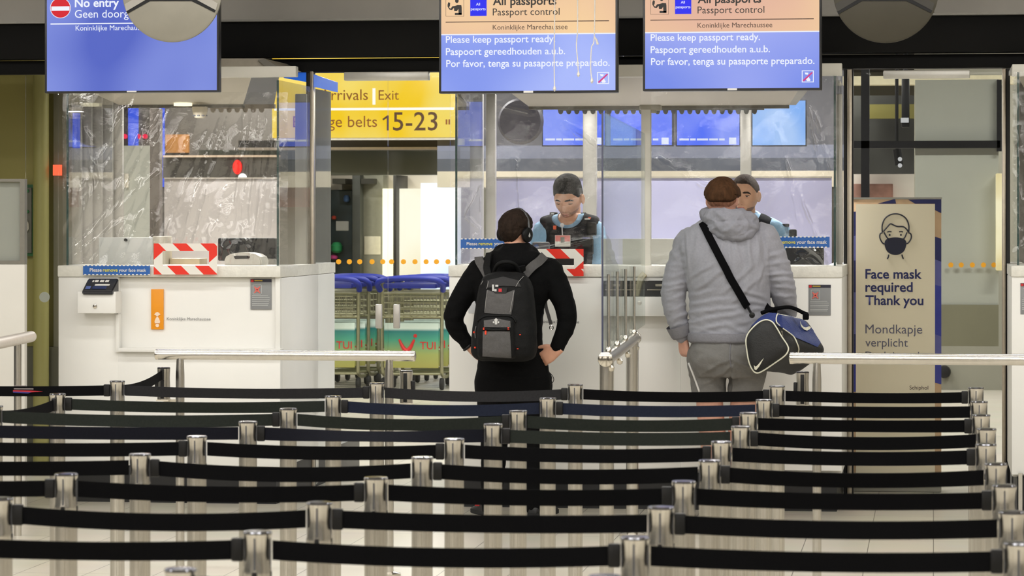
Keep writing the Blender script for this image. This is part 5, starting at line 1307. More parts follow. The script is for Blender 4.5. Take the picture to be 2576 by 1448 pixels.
trunk(b, [(930, 1206, 1376, .11, 0), (975, 1204, 1380, .12, 0), (1005, 1215, 1370, .10, 0)], V1, .9)
limb(b, [J(1295, 650, 0), J(1297, 600, .01)], [.066, .060]); H1.add(b); H1.ears(b)
hand(b, J(1177, 870, -.02), Vector((.62, .12, -.72)), Vector((-.75, -.35, -.5)), (18, 20, 22, 20), .05, (.3, .9, .2), 1.0, -1)
hand(b, J(1405, 878, -.085), Vector((-.80, .12, -.50)), Vector((.10, -.95, .10)), (20, 28, 32, 34), .10, (.75, .75, -.05), 1.05, 1)
obj('body', fuse(b, .0048, 2), SKIN1, m1, smooth=True)
b = B(); trunk(b, rows1, V1)
for P_, R_ in (armL, armR): limb(b, P_, R_)
ring = [J(1296, 634, -.0)+Vector((.098*math.cos(a), .085*math.sin(a), -.012+.03*math.sin(a))) for a in [2*math.pi*k/20 for k in range(20)]]
tube(b, ring, .036, 12, closed=True)
limb(b, [J(1246, 650, -.07), J(1290, 662, -.10), J(1340, 650, -.07)], [.045, .055, .045])
me = fuse(b, .007, 3); ruffle(me, folds(.008, 9, 9, 14, 1)); hood1 = obj('hoodie', me, BLK, m1, smooth=True)
for P_, R_ in (armL, armR):
    g = B(); d = (P_[-1]-P_[-2]).normalized(); tube(g, [P_[-1]-d*.012, P_[-1]+d*.012, P_[-1]+d*.020, P_[-1]+d*.014], [R_[-1]*1.04, R_[-1]*1.05, R_[-1]*.98, R_[-1]*.75], 20, cap=False); obj('cuff', g, BLK, m1, smooth=True)
b = B(); trunk(b, [(925, 1203, 1378, .125, 0), (955, 1196, 1386, .135, 0), (985, 1197, 1386, .13, 0), (1010, 1208, 1376, .11, 0)], V1)
for P_, R_ in legs: limb(b, P_, [r*1.02 for r in R_])
me = fuse(b, .008, 3); ruffle(me, folds(.007, 7, 7, 10, 5)); obj('trousers', me, BTR, m1, smooth=True)
BSH = mat('black_shoe', (20, 20, 21), .5); shoe(m1, (J(1234, 1290).x, V1-.02, 0), .45, BSH, RUBBER); s_ = shoe(m1, (J(1346, 1290).x, V1-.02, 0), -.3, BSH, RUBBER)
g = B(); box(g, J(1200, 1290).x-.02, J(1200, 1290).x+.02, V1+.05, V1+.06, .05, .058); obj('shoe_mark', g, mat('shoe_red', (170, 24, 24), .5), m1)
def hl(front, side, backz, soft=.010):
    def f(x, y, z):
        a = math.atan2(abs(x), y); k = a/math.pi                     # 0 front .. 1 back
        l = front+(side-front)*sstep(.12, .42, k) if k < .5 else side+(backz-side)*sstep(.55, .85, k)
        l += .0025*noise.noise(Vector((x*160, y*160, z*60)))
        return sstep(l-soft, l+soft, z)
    return f
HB = hairmat('dark_brown_hair', (42, 32, 26))
H1.patch('hair', hl(.070, .006, -.058), lambda x, y, z: .006+.010*sstep(.0, .08, z), HB, m1, .003, 70)
g = B(); w_ = J(1178, 871, -.02); d = Vector((.62, .12, -.72)).normalized(); a_, b_ = frame_of(d); tube(g, [w_+(a_*math.cos(k*math.pi/12)*.033+b_*math.sin(k*math.pi/12)*.030)-d*.0 for k in range(24)], .008, 8, closed=True); obj('wristband', g, BLACKP, m1, smooth=True)
# headphones
hp = thing('headphones', 'black over ear headphones on the man with the backpack', 'headphones', H1.M @ Vector((0, 0, -.02)))
HM = H1.M
g = B(); tube(g, [HM @ Vector((.096*math.cos(a)*(1.0), .006+.0*a, -.012+.146*math.sin(a))) for a in [math.pi*k/24 for k in range(25)]], [.008]*25, 10); obj('headband', g, mat('headband_grey', (74, 74, 76), .3, .2), hp, smooth=True)
for sg in (-1, 1):
    g = B(); lathe(g, [(.02, .006), (.036, .0), (.040, .012), (.038, .022), (.026, .028)], (0, 0, 0), 32, 'x'); 
    g.transform(HM @ Matrix.Translation((sg*.082, -.006, -.012)) @ Matrix.Diagonal((sg, 1, 1.1, 1))); cup = obj('ear_cup', g, BLACKP, hp, smooth=.9)
    g = B(); poly(g, [HM @ Vector((sg*.1115, y-.006, z-.012)) for y, z in ((0, .016), (.005, .004), (.008, -.004), (.005, -.011), (0, -.013), (-.005, -.011), (-.008, -.004), (-.005, .004))], HM.to_3x3() @ Vector((sg, 0, 0)), .001); obj('logo_mark', g, mat('logo_silver', (206, 206, 206), .3, .3), cup)
# backpack
bp_ = thing('backpack', 'black and grey backpack with orange zip pulls on the man in the black hoodie', 'backpack', (X(1268, V1-.27), V1-.27, Z(905, V1-.27)))
VBP = V1-.27
PK = mat('backpack_black', (12, 12, 13), .75, 0, .15, 60, .2, 200, spec=.25); PG = mat('backpack_grey', (80, 78, 78), .75, 0, .1, 90, .25, 260)
b = B(); trunk(b, [(684, 1240, 1300, .05, .06), (692, 1222, 1322, .085, .03), (712, 1210, 1336, .10, .01), (750, 1202, 1343, .11, 0), (800, 1194, 1347, .12, 0), (850, 1188, 1350, .125, -.01), (885, 1187, 1349, .12, -.01), (900, 1196, 1342, .10, 0), (907, 1215, 1325, .07, .01)], VBP, e=3.0)
trunk(b, [(796, 1216, 1285, .03, -.10), (808, 1206, 1296, .06, -.10), (850, 1202, 1298, .07, -.105), (892, 1204, 1300, .065, -.10), (901, 1212, 1290, .03, -.09)], VBP, e=3.2)
me = fuse(b, .006, 3); ruffle(me, folds(.004, 10, 10, 16, 2)); pk = obj('main_bag', me, PK, bp_, smooth=True)
TB = tree_of(pk); z5 = lambda pts: [(1140+p/3.81, 640+q/3.81) for p, q in pts]
patch_on(TB, z5([(330, 338), (420, 372), (500, 372), (590, 338), (575, 480), (556, 575), (430, 568), (300, 560), (318, 430)]), 'upper_panel', PG, bp_, .004, 2.2)
patch_on(TB, z5([(298, 635), (420, 618), (545, 640), (548, 700), (298, 695)]), 'pocket_flap', PG, bp_, .006, 2.2)
patch_on(TB, z5([(288, 735), (540, 735), (556, 985), (284, 970)]), 'lower_pocket', PG, bp_, .006, 2.2)
patch_on(TB, z5([(330, 250), (480, 215), (620, 250), (650, 310), (480, 300), (330, 320)]), 'top_panel', mat('backpack_charcoal', (36, 35, 36), .75, 0, .1, 80), bp_, .004, 2.2)
line_on(TB, z5([(300, 712), (420, 722), (540, 712)]), 'pocket_zip', PK, bp_, .007, .006)
line_on(TB, z5([(240, 640), (300, 600), (430, 590), (560, 600), (600, 650)]), 'piping', PK, bp_, .006, .004)
for pts in ([(340, 260), (333, 300), (322, 330)], [(672, 215), (630, 260), (600, 310)], [(290, 255), (272, 290)], [(225, 690), (215, 740), (218, 800)], [(585, 350), (560, 470), (545, 560)], [(330, 345), (318, 430), (305, 550)]): line_on(TB, z5(pts), 'seam_line', mat('seam_grey', (140, 138, 136), .5), bp_, .0018, .005)
ORZ = mat('orange_red_pull', (232, 62, 30), .5)
for p, q, h in ((300, 712, 22), (315, 748, 36), (525, 712, 26), (640, 768, 8), (615, 898, 8), (222, 888, 14), (212, 745, 16)):
    c, n = hit(TB, *z5([(p, q)])[0], .009)
    if c is not None: g = B(); s_ = h/3.81/443; ribbon(g, [c+Vector((0, 0, s_/2)), c-Vector((0, 0, s_/2))], n, .009, .006); obj('zip_pull', g, ORZ, bp_)
patch_on(TB, z5([(385, 315), (520, 318), (512, 370), (400, 372)]), 'logo_tag', BLACKP, bp_, .007, 1.6)
for (a0, b0, a1, b1, c_) in ((378, 292, 398, 352, 'logo_silver'), (408, 294, 436, 312, 'logo_silver'), (398, 335, 420, 356, 'logo_silver')):
    c, n = hit(TB, *z5([((a0+a1)/2, (b0+b1)/2)])[0], .010)
    g = B(); ribbon(g, [c+Vector((0, 0, (b1-b0)/3.81/886)), c-Vector((0, 0, (b1-b0)/3.81/886))], n, (a1-a0)/3.81/443, .003); obj('logo_metal', g, MATS['logo_silver'], bp_)
c, n = hit(TB, *z5([(452, 345)])[0], .010); g = B(); ribbon(g, [c+Vector((0, 0, .009)), c-Vector((0, 0, .009))], n, .018, .003); obj('logo_red', g, mat('logo_red', (206, 44, 54), .5), bp_)
c, n = hit(TB, *z5([(415, 645)])[0], .012)
g = B(); u_ = 1/3.81/443
for pts in ([(0, -32), (22, -8), (12, -6), (12, 30), (-12, 30), (-12, -6), (-22, -8)], [(-30, 0), (-16, 0), (-16, 18), (-30, 18)], [(16, 0), (30, 0), (30, 18), (16, 18)]): poly(g, [c+Vector((x*u_, 0, -y*u_)) for x, y in pts], (0, -1, 0), .003)
obj('logo_cross', g, MATS['logo_silver'], bp_)
g = B(); P_ = [at(p, q, V1-.2+d) for (p, q), d in zip(z5([(385, 205), (405, 130), (440, 85), (500, 70), (560, 78), (610, 115), (640, 190)]), (.04, .0, -.03, -.04, -.03, .0, .04))]; tube(g, [Vector(p) for p in cr(P_, 5)], .011, 10); obj('grab_handle', g, PK, bp_, smooth=True)
T1 = tree_of(hood1)
for k, pts in enumerate((z5([(225, 15), (262, 70), (310, 150), (350, 225)]), z5([(860, 25), (800, 80), (730, 145), (690, 195)]))):
    strap_on(T1, pts, 'shoulder_strap', PG, bp_, [.05]*30, .012, .012)
for k, pts in enumerate(([(360, 0), (345, 60), (330, 130), (345, 200)], [(650, 100), (655, 150), (650, 200)])):
    strap_on(T1, z5(pts), 'strap_yoke', PK, bp_, .04, .012, .014)
g = B(); P_ = [at(p, q, V1-.02) for p, q in z5([(880, 400), (890, 500), (915, 590), (938, 670)])]; ribbon(g, [Vector(p) for p in cr(P_, 4)], Vector((-.3, -1, 0)), .02, .003); obj('loose_strap', g, PG, bp_)
g = B(); c = at(*z5([(942, 700)])[0], V1-.02); tube(g, [c+Vector((.011*math.cos(a), 0, .012*math.sin(a))) for a in [2*math.pi*k/14 for k in range(14)]], .0025, 6, closed=True); obj('strap_ring', g, STEELP, bp_)
cb_ = thing('audio_cable', 'thin black cable looping at the hip of the man with the backpack', 'cable', J(1385, 960, -.02))
g = B(); tube(g, [J(p, q, -.04) for p, q in cr([(1374, 930), (1386, 940), (1393, 952), (1390, 962), (1382, 968), (1388, 950), (1380, 936), (1378, 955)], 5)], .0022, 6); obj('cord', g, BLACKP, cb_, smooth=True)
# ------------------------------------------------------------------ big man in the grey hoodie
GRY = mat('grey_marl_cloth', (146, 146, 155), .9, 0, .06, 90, .05, 160, sheen=.2); GRS = mat('grey_shorts_cloth', (114, 112, 110), .85, 0, .06, 50, .2, 120); GRD = mat('grey_cuff_cloth', (124, 123, 130), .9, 0, .06, 60, .2, 100)
m2 = thing('person', 'big man seen from behind in a grey hoodie and grey shorts with a sports bag', 'person', (X(1825, V1), V1, 0))
H2 = Head(headM(J(1817, 505, .02), -4, -4, 0, 1.03), jaw=.8, wide=1.04)
rows2 = [(540, 1782, 1862, .075, .01), (558, 1760, 1888, .10, 0), (580, 1725, 1915, .125, -.01), (606, 1706, 1938, .15, -.01), (650, 1712, 1940, .165, -.02), (700, 1726, 1936, .165, -.02), (760, 1735, 1936, .165, -.01), (810, 1736, 1938, .17, 0), (845, 1737, 1940, .172, 0), (856, 1740, 1938, .168, 0)]
aL = ([J(1738, 612), J(1712, 675, -.01), J(1694, 740, -.03), J(1701, 795, -.02), J(1717, 840, 0)], [.092, .078, .066, .057, .046]); aR = ([J(1918, 605), J(1950, 672, .0), J(1970, 735, .02), J(1978, 775, .12), J(1974, 800, .24)], [.096, .080, .068, .058, .05])
lg = [([J(1784, 905), J(1785, 1010, .0), J(1794, 1110, .02), J(1797, 1200, .03), J(1800, 1272, .03)], [.13, .082, .074, .056, .046]), ([J(1876, 905), J(1871, 1010, 0), J(1864, 1110, .02), J(1866, 1200, .03), J(1868, 1272, .03)], [.13, .082, .074, .056, .046])]
b = B(); trunk(b, rows2, V1, .86)
for P_, R_ in (aL, aR): limb(b, P_+[P_[-1]+(P_[-1]-P_[-2])*.25], [r*.72 for r in R_]+[.03])
for P_, R_ in lg: limb(b, P_+[Vector((P_[-1].x, V1+.07, .05))], [r*.58 if k == 0 else r*(.93 if k == 1 else 1) for k, r in enumerate(R_)]+[.04])
trunk(b, [(840, 1745, 1932, .14, 0), (890, 1742, 1922, .15, 0), (925, 1765, 1898, .09, 0)], V1, .9)
limb(b, [J(1818, 575, 0), J(1817, 525, .015)], [.082, .076]); H2.add(b); H2.ears(b)
hand(b, J(1719, 846, .0), Vector((.06, .10, -1)), Vector((-.75, -.66, 0)), (55, 60, 62, 62), .0, (.5, .85, .35), 1.08, 1, .6)
hand(b, J(1974, 804, .27), Vector((.0, .9, -.45)), Vector((.3, .3, .9)), (35, 35, 35, 35), .0, (.6, .8, .2), 1.08, -1)
obj('body', fuse(b, .005, 2), SKIN2, m2, smooth=True)
b = B(); trunk(b, rows2, V1)
for P_, R_ in (aL, aR): limb(b, P_, R_)
me = fuse(b, .007, 3)
xm = J(1830, 700).x
def rid(q): return 1-2*abs(noise.noise(q))
def fold2(c, n):
    dx = c.x-xm; arm = sstep(.20, .26, abs(dx)+ (0.0 if c.z > 1.2 else .02))
    up = sstep(1.22, 1.40, c.z)*(1-arm); low = sstep(1.30, 1.08, c.z)*(1-arm)
    vert = rid(Vector((dx*13+.25*math.copysign(1, dx)*(1.6-c.z)*6, 3, c.z*2.2)))+.4*rid(Vector((dx*26, 9, c.z*3)))
    hor = rid(Vector((dx*3.2, 5, c.z*19+abs(dx)*7)))+.5*rid(Vector((dx*5+4, 2, c.z*36-abs(dx)*10)))
    sl = rid(Vector((c.x*7, c.y*5, c.z*17+dx*12*math.copysign(1, dx))))+.5*rid(Vector((c.x*14+2, c.y*9, c.z*30)))
    g_ = noise.noise(Vector((c.x*9, c.y*9, c.z*7)))
    return up*.0085*vert+low*.0065*hor+arm*.0058*sl+.005*g_
ruffle(me, fold2)
z7 = lambda L: [((1560+a_/2.414), (400+b_/2.414), (1560+c_/2.414), (400+d_/2.414), w_, h_) for a_, b_, c_, d_, w_, h_ in L]
crease(me, [(a_, b_, c_, d_, w_, h_*(.62 if abs(a_-1830) > 105 or b_ > 700 else .85)) for a_, b_, c_, d_, w_, h_ in z7([(660, 480, 668, 650, 5, .007), (700, 490, 735, 640, 5, .006), (630, 490, 590, 640, 5, .006), (765, 460, 800, 650, 6, .007), (822, 430, 850, 600, 5, .006), (560, 470, 520, 600, 5, .005), (868, 430, 885, 660, 4, -.009), (388, 470, 400, 700, 4, -.009), (475, 450, 450, 600, 5, .005),
 (560, 640, 430, 720, 5, .006), (640, 660, 470, 790, 6, .006), (800, 650, 640, 800, 6, .007), (840, 720, 680, 870, 6, .006), (870, 640, 830, 780, 5, .006), (420, 830, 560, 800, 5, .007), (430, 880, 640, 850, 5, .008), (425, 930, 700, 900, 5, .008), (440, 985, 760, 930, 5, .008), (470, 1030, 780, 985, 5, .006), (880, 840, 740, 800, 5, .008), (890, 880, 720, 860, 5, .007), (860, 905, 700, 920, 5, .006),
 (300, 720, 400, 690, 5, .007), (330, 760, 400, 745, 4, .010), (280, 800, 395, 775, 4, .009), (255, 760, 330, 770, 5, .007), (290, 860, 380, 820, 4, .007), (310, 920, 400, 880, 4, .007), (320, 970, 410, 930, 4, .007), (330, 1010, 420, 985, 4, .007), (300, 560, 390, 620, 6, .006), (280, 640, 390, 650, 6, .005),
 (905, 590, 1000, 560, 5, .006), (900, 640, 1040, 620, 5, .007), (905, 700, 1050, 690, 4, .009), (920, 735, 1060, 735, 4, .009), (940, 775, 1060, 785, 4, .008), (950, 830, 1060, 830, 4, .007)])]); hood2 = obj('hoodie', me, GRY, m2, smooth=True)
g = B(); trunk(g, [(836, 1731, 1946, .184, -.004), (846, 1729, 1948, .188, -.004), (857, 1731, 1946, .186, -.004), (862, 1738, 1940, .172, 0)], V1); obj('hem_band', g, GRD, m2, smooth=True)
g = B(); P_, R_ = aL; tube(g, [P_[3].lerp(P_[4], .45), P_[3].lerp(P_[4], .7), P_[4], P_[4]+(P_[4]-P_[3])*.10, P_[4]+(P_[4]-P_[3])*.10], [.076, .072, .066, .061, .046], 22, cap=False); obj('cuff', g, GRD, m2, smooth=True)
b = B()
limb(b, [J(1792, 548, -.10), J(1836, 551, -.14), J(1882, 555, -.09)], [.044, .052, .044]); limb(b, [J(1800, 564, -.12), J(1842, 574, -.16), J(1884, 568, -.12)], [.044, .048, .040])
limb(b, [J(1783, 550, -.09), J(1803, 580, -.14), J(1845, 591, -.16), J(1882, 584, -.135), J(1897, 560, -.08)], [.026, .028, .027, .028, .026])
tube(b, [J(1820, 541, .0)+Vector((.100*math.cos(a), .095*math.sin(a), .012*math.sin(a))) for a in [2*math.pi*k/20 for k in range(20)]], .030, 12, closed=True)
me = fuse(b, .006, 2); ruffle(me, lambda c_, n_: .010*rid(Vector((c_.x*11-c_.z*6, c_.y*6, c_.z*17+c_.x*5)))+.006*rid(Vector((c_.x*22+3, c_.y*10, c_.z*30-c_.x*9)))); obj('hood', me, mat('hood_grey', (138, 138, 147), .9, 0, .07, 80, .05, 160), m2, smooth=True)
b = B(); trunk(b, [(844, 1748, 1930, .155, 0), (875, 1736, 1936, .180, -.012), (910, 1735, 1926, .185, -.02), (945, 1745, 1915, .15, 0)], V1)
for (P_, R_), xs in zip(lg, ((1781, 1784), (1878, 1872))):
    limb(b, [J(xs[0], 905, -.01), J(xs[0], 950), J(xs[1], 990), J(xs[1], 1004)], [.125, .100, .091, .091])
me = fuse(b, .008, 3); crease(me, [(1838, 862, 1838, 925, 3, -.006), (1834, 905, 1770, 935, 5, .006), (1842, 905, 1900, 930, 5, .006), (1834, 925, 1775, 965, 5, .006), (1838, 940, 1838, 1000, 4, -.008), (1845, 925, 1905, 955, 5, .005), (1750, 880, 1800, 890, 5, .004)]); zc_ = J(1800, 1006).z; cut(me, lambda c: c.z > zc_); ruffle(me, folds(.009, 9, 9, 12, 8)); sh2 = obj('shorts', me, GRS, m2, smooth=True)
T2s = tree_of(sh2); line_on(T2s, [(1733, 912), (1746, 945), (1760, 985)], 'reflective_strip', mat('pale_strip', (206, 204, 202), .5), m2, .006, .002)
line_on(T2s, [(1838, 862), (1836, 900), (1840, 925)], 'back_seam', GRD, m2, .0025, .001)
WSH = mat('grey_trainer', (110, 110, 114), .6); shoe(m2, (J(1800, 1285).x, V1, 0), .2, WSH, RUBBER, .32); shoe(m2, (J(1868, 1285).x, V1, 0), -.15, WSH, RUBBER, .32)
HR = hairmat('chestnut_hair', (74, 50, 32))
def off2(x, y, z):
    k = math.exp(-((z-.045)/.05)**2); sw = .5+.5*noise.noise(Vector((x*25+z*10, y*12, z*8)))
    return .007+.012*k+.006*sstep(.05, .11, z)+.004*sw
H2.patch('hair', hl(.070, .020, -.010, .012), off2, HR, m2, .004, 45)
H2.patch('short_hair_fade', hl(.060, -.005, -.035, .016), .0022, hairmat('hair_fade', (150, 106, 84)), m2, .0006, 120)
# ------------------------------------------------------------------ sports bag
VBG = 16.64
z6 = lambda pts: [(1840+p/5.568, 740+q/5.568) for p, q in pts]
bag = thing('sports_bag', 'navy and black sports bag with white piping hanging at the hip of the big man', 'bag', (X(1960, VBG), VBG+.1, Z(955, VBG)))
BN = mat('bag_black', (24, 24, 25), .6, 0, .12, 50, .2, 140); BBL = mat('bag_navy_blue', (38, 54, 116), .55, 0, .1, 40, .2, 120); PIP = mat('white_piping', (226, 224, 206), .5)
endo = [(480, 358), (560, 380), (615, 445), (700, 590), (785, 720), (792, 790), (740, 862), (600, 962), (450, 1062), (360, 1100), (300, 1060), (250, 950), (222, 800), (206, 650), (230, 560), (300, 470), (390, 392)]
E0 = cr(endo, 5, True); cen = np.mean(E0, axis=0); N0 = len(E0)
def ringb(t):
    k = min(1, t/.12)
    sc = 1.0+.10*k
    dx, dy = 490*t-10*k, -62*k+70*t*t
    out = []
    for p in E0:
        q = cen+(p-cen)*sc*(1-.05*t)+np.array([dx, dy]); pp = z6([q])[0]; out.append(at(pp[0], pp[1], VBG+.02*k+.40*t))
    return out
g = B(); RB = [ringb(t) for t in np.linspace(0, 1, 21)]
cap0 = [(RB[0][i]*.55+sum(RB[0], Vector())/N0*.45)+Vector((0, -.035, 0)) for i in range(N0)]; capm = [(RB[0][i]*.86+sum(RB[0], Vector())/N0*.14)+Vector((0, -.025, 0)) for i in range(N0)]
c1 = sum(RB[-1], Vector())/N0; capb = [RB[-1][i]*.6+c1*.4+Vector((.03, .05, 0)) for i in range(N0)]
loft(g, [cap0, capm]+RB+[capb])
me = bpy.data.meshes.new('bag'); bmesh.ops.recalc_face_normals(g, faces=g.faces); g.to_mesh(me); g.free(); ruffle(me, folds(.003, 7, 7, 9, 4)); bo_ = obj('bag_body', me, BN, bag, smooth=True)
TBG = tree_of(bo_)
patch_on(TBG, z6([(262, 470), (300, 345), (420, 275), (640, 255), (625, 340), (660, 440), (720, 480), (900, 610), (1200, 740), (1275, 640), (1200, 540), (1090, 460), (1010, 350), (960, 280), (880, 240), (760, 232), (640, 262), (600, 420), (520, 352), (430, 362), (330, 430)]), 'blue_panel', BBL, bag, .003, 1.4)
patch_on(TBG, z6([(640, 262), (760, 232), (880, 240), (960, 280), (1010, 350), (1090, 460), (1200, 540), (1275, 640), (1200, 738), (900, 610), (720, 480), (640, 440), (618, 350)]), 'blue_side_panel', BBL, bag, .0035, 1.4)
g = B(); pp_ = [hit(TBG, *q, .003)[0] for q in z6([(cen+(p-cen)*.985) for p in E0])]; pp_ = [p for p in pp_ if p is not None]; tube(g, pp_, .0042, 8, closed=True); obj('end_piping', g, PIP, bag, smooth=True)
line_on(TBG, z6([(672, 440), (630, 400), (622, 340), (650, 270), (720, 238), (800, 234), (900, 252), (980, 300), (1015, 370)]), 'top_piping', PIP, bag, .0038, .003)
line_on(TBG, z6([(715, 480), (800, 540), (870, 600), (915, 690), (938, 760), (928, 815)]), 'side_piping', PIP, bag, .0038, .003)
line_on(TBG, z6([(405, 1105), (450, 1135), (500, 1118), (560, 1080)]), 'lower_piping', PIP, bag, .0034, .003)
def decal(tree, outline, name, m, parent, off=.006, d=.002):
    c = [hit(tree, p, q, off) for p, q in outline]; c = [x for x in c if x[0] is not None]
    n = sum((x[1] for x in c), Vector()).normalized(); g = B(); poly(g, [x[0] for x in c], n, d); return obj(name, g, m, parent)
decal(TBG, z6([(318, 985), (328, 1000), (345, 1008), (370, 985), (410, 935), (456, 888), (420, 950), (390, 1005), (352, 1048), (332, 1040), (322, 1015)]), 'curved_tick_mark', PIP, bag)
decal(TBG, z6([(945, 390), (955, 430), (985, 465), (1020, 475), (1065, 460), (1092, 470), (1080, 495), (1040, 520), (1000, 505), (965, 470), (950, 430)]), 'curved_tick_mark', PIP, bag, .009)
zt_ = hit(TBG, *z6([(695, 545)])[0], .004)[0]; g = B(); tube(g, [zt_+Vector((0, 0, .012)), zt_, zt_+Vector((.006, 0, -.014))], .004, 8); obj('zip_pull', g, STEELP, bag)
g = B(); P_ = [at(p, q, VBG+d_) for (p, q), d_ in zip(z6([(420, 262), (520, 225), (650, 195), (800, 180), (900, 205), (1000, 255), (1070, 280)]), (.10, .12, .15, .18, .19, .2, .2))]; tube(g, [Vector(p) for p in cr(P_, 5)], .011, 10); obj('carry_handle', g, WEB, bag, smooth=True)
g = B(); box(g, at(*z6([(1000, 290)])[0], VBG+.2).x, at(*z6([(1085, 290)])[0], VBG+.2).x, VBG+.17, VBG+.22, at(*z6([(1000, 355)])[0], VBG+.2).z, at(*z6([(1000, 265)])[0], VBG+.2).z, .006); obj('handle_wrap', g, WEB, bag)
T2 = tree_of(hood2)
strap_on(T2, [(1768, 562), (1782, 590), (1812, 648), (1840, 702), (1868, 752), (1880, 772)], 'shoulder_strap', WEB, bag, .042, .006, .010)
e_ = hit(T2, 1880, 772, .012)[0]; f_ = at(*z6([(290, 290)])[0], VBG+.05)
g = B(); tube(g, [Vector(p) for p in cr([e_, e_.lerp(f_, .5)+Vector((0, -.01, 0)), f_], 4)], [.008]*9, 8); obj('strap_clip', g, BLACKP, bag, smooth=True)
g = B(); lathe(g, [(.006, -.012), (.016, -.008), (.016, .008), (.006, .012)], f_+Vector((0, -.005, 0)), 16, 'y'); obj('strap_hook', g, BLACKP, bag)
g = B(); P_ = [J(1902, 690, .13), J(1915, 745, .0), J(1932, 775, -.12), at(*z6([(640, 230)])[0], VBG+.14)]; ribbon(g, [Vector(p) for p in cr(P_, 5)], Vector((-.2, -1, .2)), .034, .005); obj('front_strap', g, WEB, bag)
# ------------------------------------------------------------------ two officers behind the glass
SHB = mat('light_blue_shirt', (140, 178, 210), .8, 0, .05, 50, .2, 150); VST = mat('navy_vest', (10, 11, 18), .85, 0, .12, 60, .25, 160, spec=.12); VSP = mat('vest_pouch', (7, 7, 10), .8, 0, .1, 60, spec=.15)
OTR = mat('navy_trousers', (28, 30, 44), .8)
def officer(label, V, hx, hy, yaw, pitch, roll, rows, vest, arms, skin, hair, scl, hm, hoff, brow, lip, gaze, lid, px_leg, extra=None, jaw=1.0, wide=1.0):
    t = thing('person', label, 'person', (X(hx, V), V, .2))
    K = lambda p, q, d=0.0: at(p, q, V+d)
    H = Head(headM(K(hx, hy, -.05), yaw, pitch, roll, scl), jaw=jaw, wide=wide)
    b = B(); trunk(b, rows, V, .88)
    for P_, R_, hd in arms:
        limb(b, [K(*p) for p in P_], [r*.78 for r in R_])
        hand(b, K(*P_[-1]), Vector(hd[0]), Vector(hd[1]), (35, 38, 40, 40), .0, (.6, .8, .2), 1.05, hd[2])
    for x in px_leg: limb(b, [K(x, 830, .0), K(x, 960, .0), K(x, 1130, .02), Vector((X(x, V), V+.02, .27))], [.085, .08, .06, .04])
    trunk(b, [(700, rows[-1][1], rows[-1][2], .1, 0), (830, px_leg[0]-24, px_leg[1]+24, .11, 0), (870, px_leg[0]-22, px_leg[1]+22, .10, 0)], V, .9)
    nb = K(hx+(3 if yaw < 180 else 0), hy+78, .0); limb(b, [nb, (H.M @ Vector((0, -.022, -.06)))], [.066, .060]); H.add(b); H.ears(b)
    obj('body', fuse(b, .0042, 1), skin, t, smooth=True)
    b = B(); trunk(b, rows, V)
    for P_, R_, hd in arms: limb(b, [K(*p) for p in P_[:-1]], R_[:-1])
    me = fuse(b, .007, 2); ruffle(me, folds(.006, 12, 12, 9, 3)); nk = K(hx+2, hy+40, 0); scoop(me, nk, .062, .062, V+.03); obj('shirt', me, SHB, t, smooth=True)
    g = B(); cpt = K(hx+4, hy+53, -.01)
    for sg in (-1, 1):
        P_ = [cpt+Vector((sg*.01, -.085, -.045)), cpt+Vector((sg*.05, -.065, -.005)), cpt+Vector((sg*.078, -.01, .012)), cpt+Vector((sg*.06, .05, .02)), cpt+Vector((0, .07, .02))]
        ribbon(g, [Vector(p) for p in cr(P_, 5)], [Vector((sg*.5, -.7, .35))]*21, .042, .006)
    obj('collar', g, SHB, t, smooth=.8)
    b = B(); trunk(b, vest, V, e=2.8); me = fuse(b, .007, 2); ruffle(me, folds(.005, 10, 10, 12, 7)); scoop(me, nk, .098, .082, V+.06); v = obj('vest', me, VST, t, smooth=True)
    b = B(); trunk(b, [(805, px_leg[0]-28, px_leg[1]+28, .13, 0), (870, px_leg[0]-26, px_leg[1]+26, .125, 0)], V)
    for x in px_leg: limb(b, [K(x, 850, .0), K(x, 960, .0), K(x, 1130, .02), Vector((X(x, V), V+.02, .30))], [.10, .09, .072, .058])
    obj('trousers', fuse(b, .010, 2), OTR, t, smooth=True)
    for x in px_leg: shoe(t, (X(x, V), V+.06, .2), math.pi, BSH, RUBBER)
    H.patch('hair', hm, hoff, hair, t, .0022 if callable(hoff) else .0006, 80)
    face(t, H, brow, lip, skin, gaze, lid)
    return t, H, v, K
BRW = hairmat('brow_dark', (30, 21, 17)); LIPA = skinmat('lip_brown', (178, 112, 98)); LIPB = skinmat('lip_rose', (188, 108, 100))
V3 = 18.35
r3 = [(538, 1404, 1470, .07, 0), (550, 1376, 1490, .10, 0), (568, 1354, 1504, .12, 0), (620, 1352, 1508, .13, 0), (690, 1358, 1502, .125, 0), (800, 1368, 1494, .12, 0), (830, 1368, 1494, .12, 0)]
v3 = [0, (536, 1402, 1474, .075, 0), (546, 1366, 1502, .115, 0), (558, 1360, 1506, .14, 0), (576, 1368, 1500, .15, 0), (620, 1370, 1500, .155, 0), (700, 1362, 1500, .15, 0), (790, 1364, 1498, .14, 0)]
v3 = v3[1:]
a3 = [([(1369, 584, 0), (1357, 640, -.03), (1352, 690, -.06), (1372, 715, -.18), (1392, 716, -.28)], [.072, .064, .056, .05, .044], ((.3, -1, -.1), (0, -.2, 1), -1)),
      ([(1492, 582, 0), (1505, 640, -.03), (1506, 692, -.06), (1486, 715, -.18), (1468, 716, -.28)], [.072, .064, .056, .05, .044], ((-.3, -1, -.1), (0, -.2, 1), 1))]
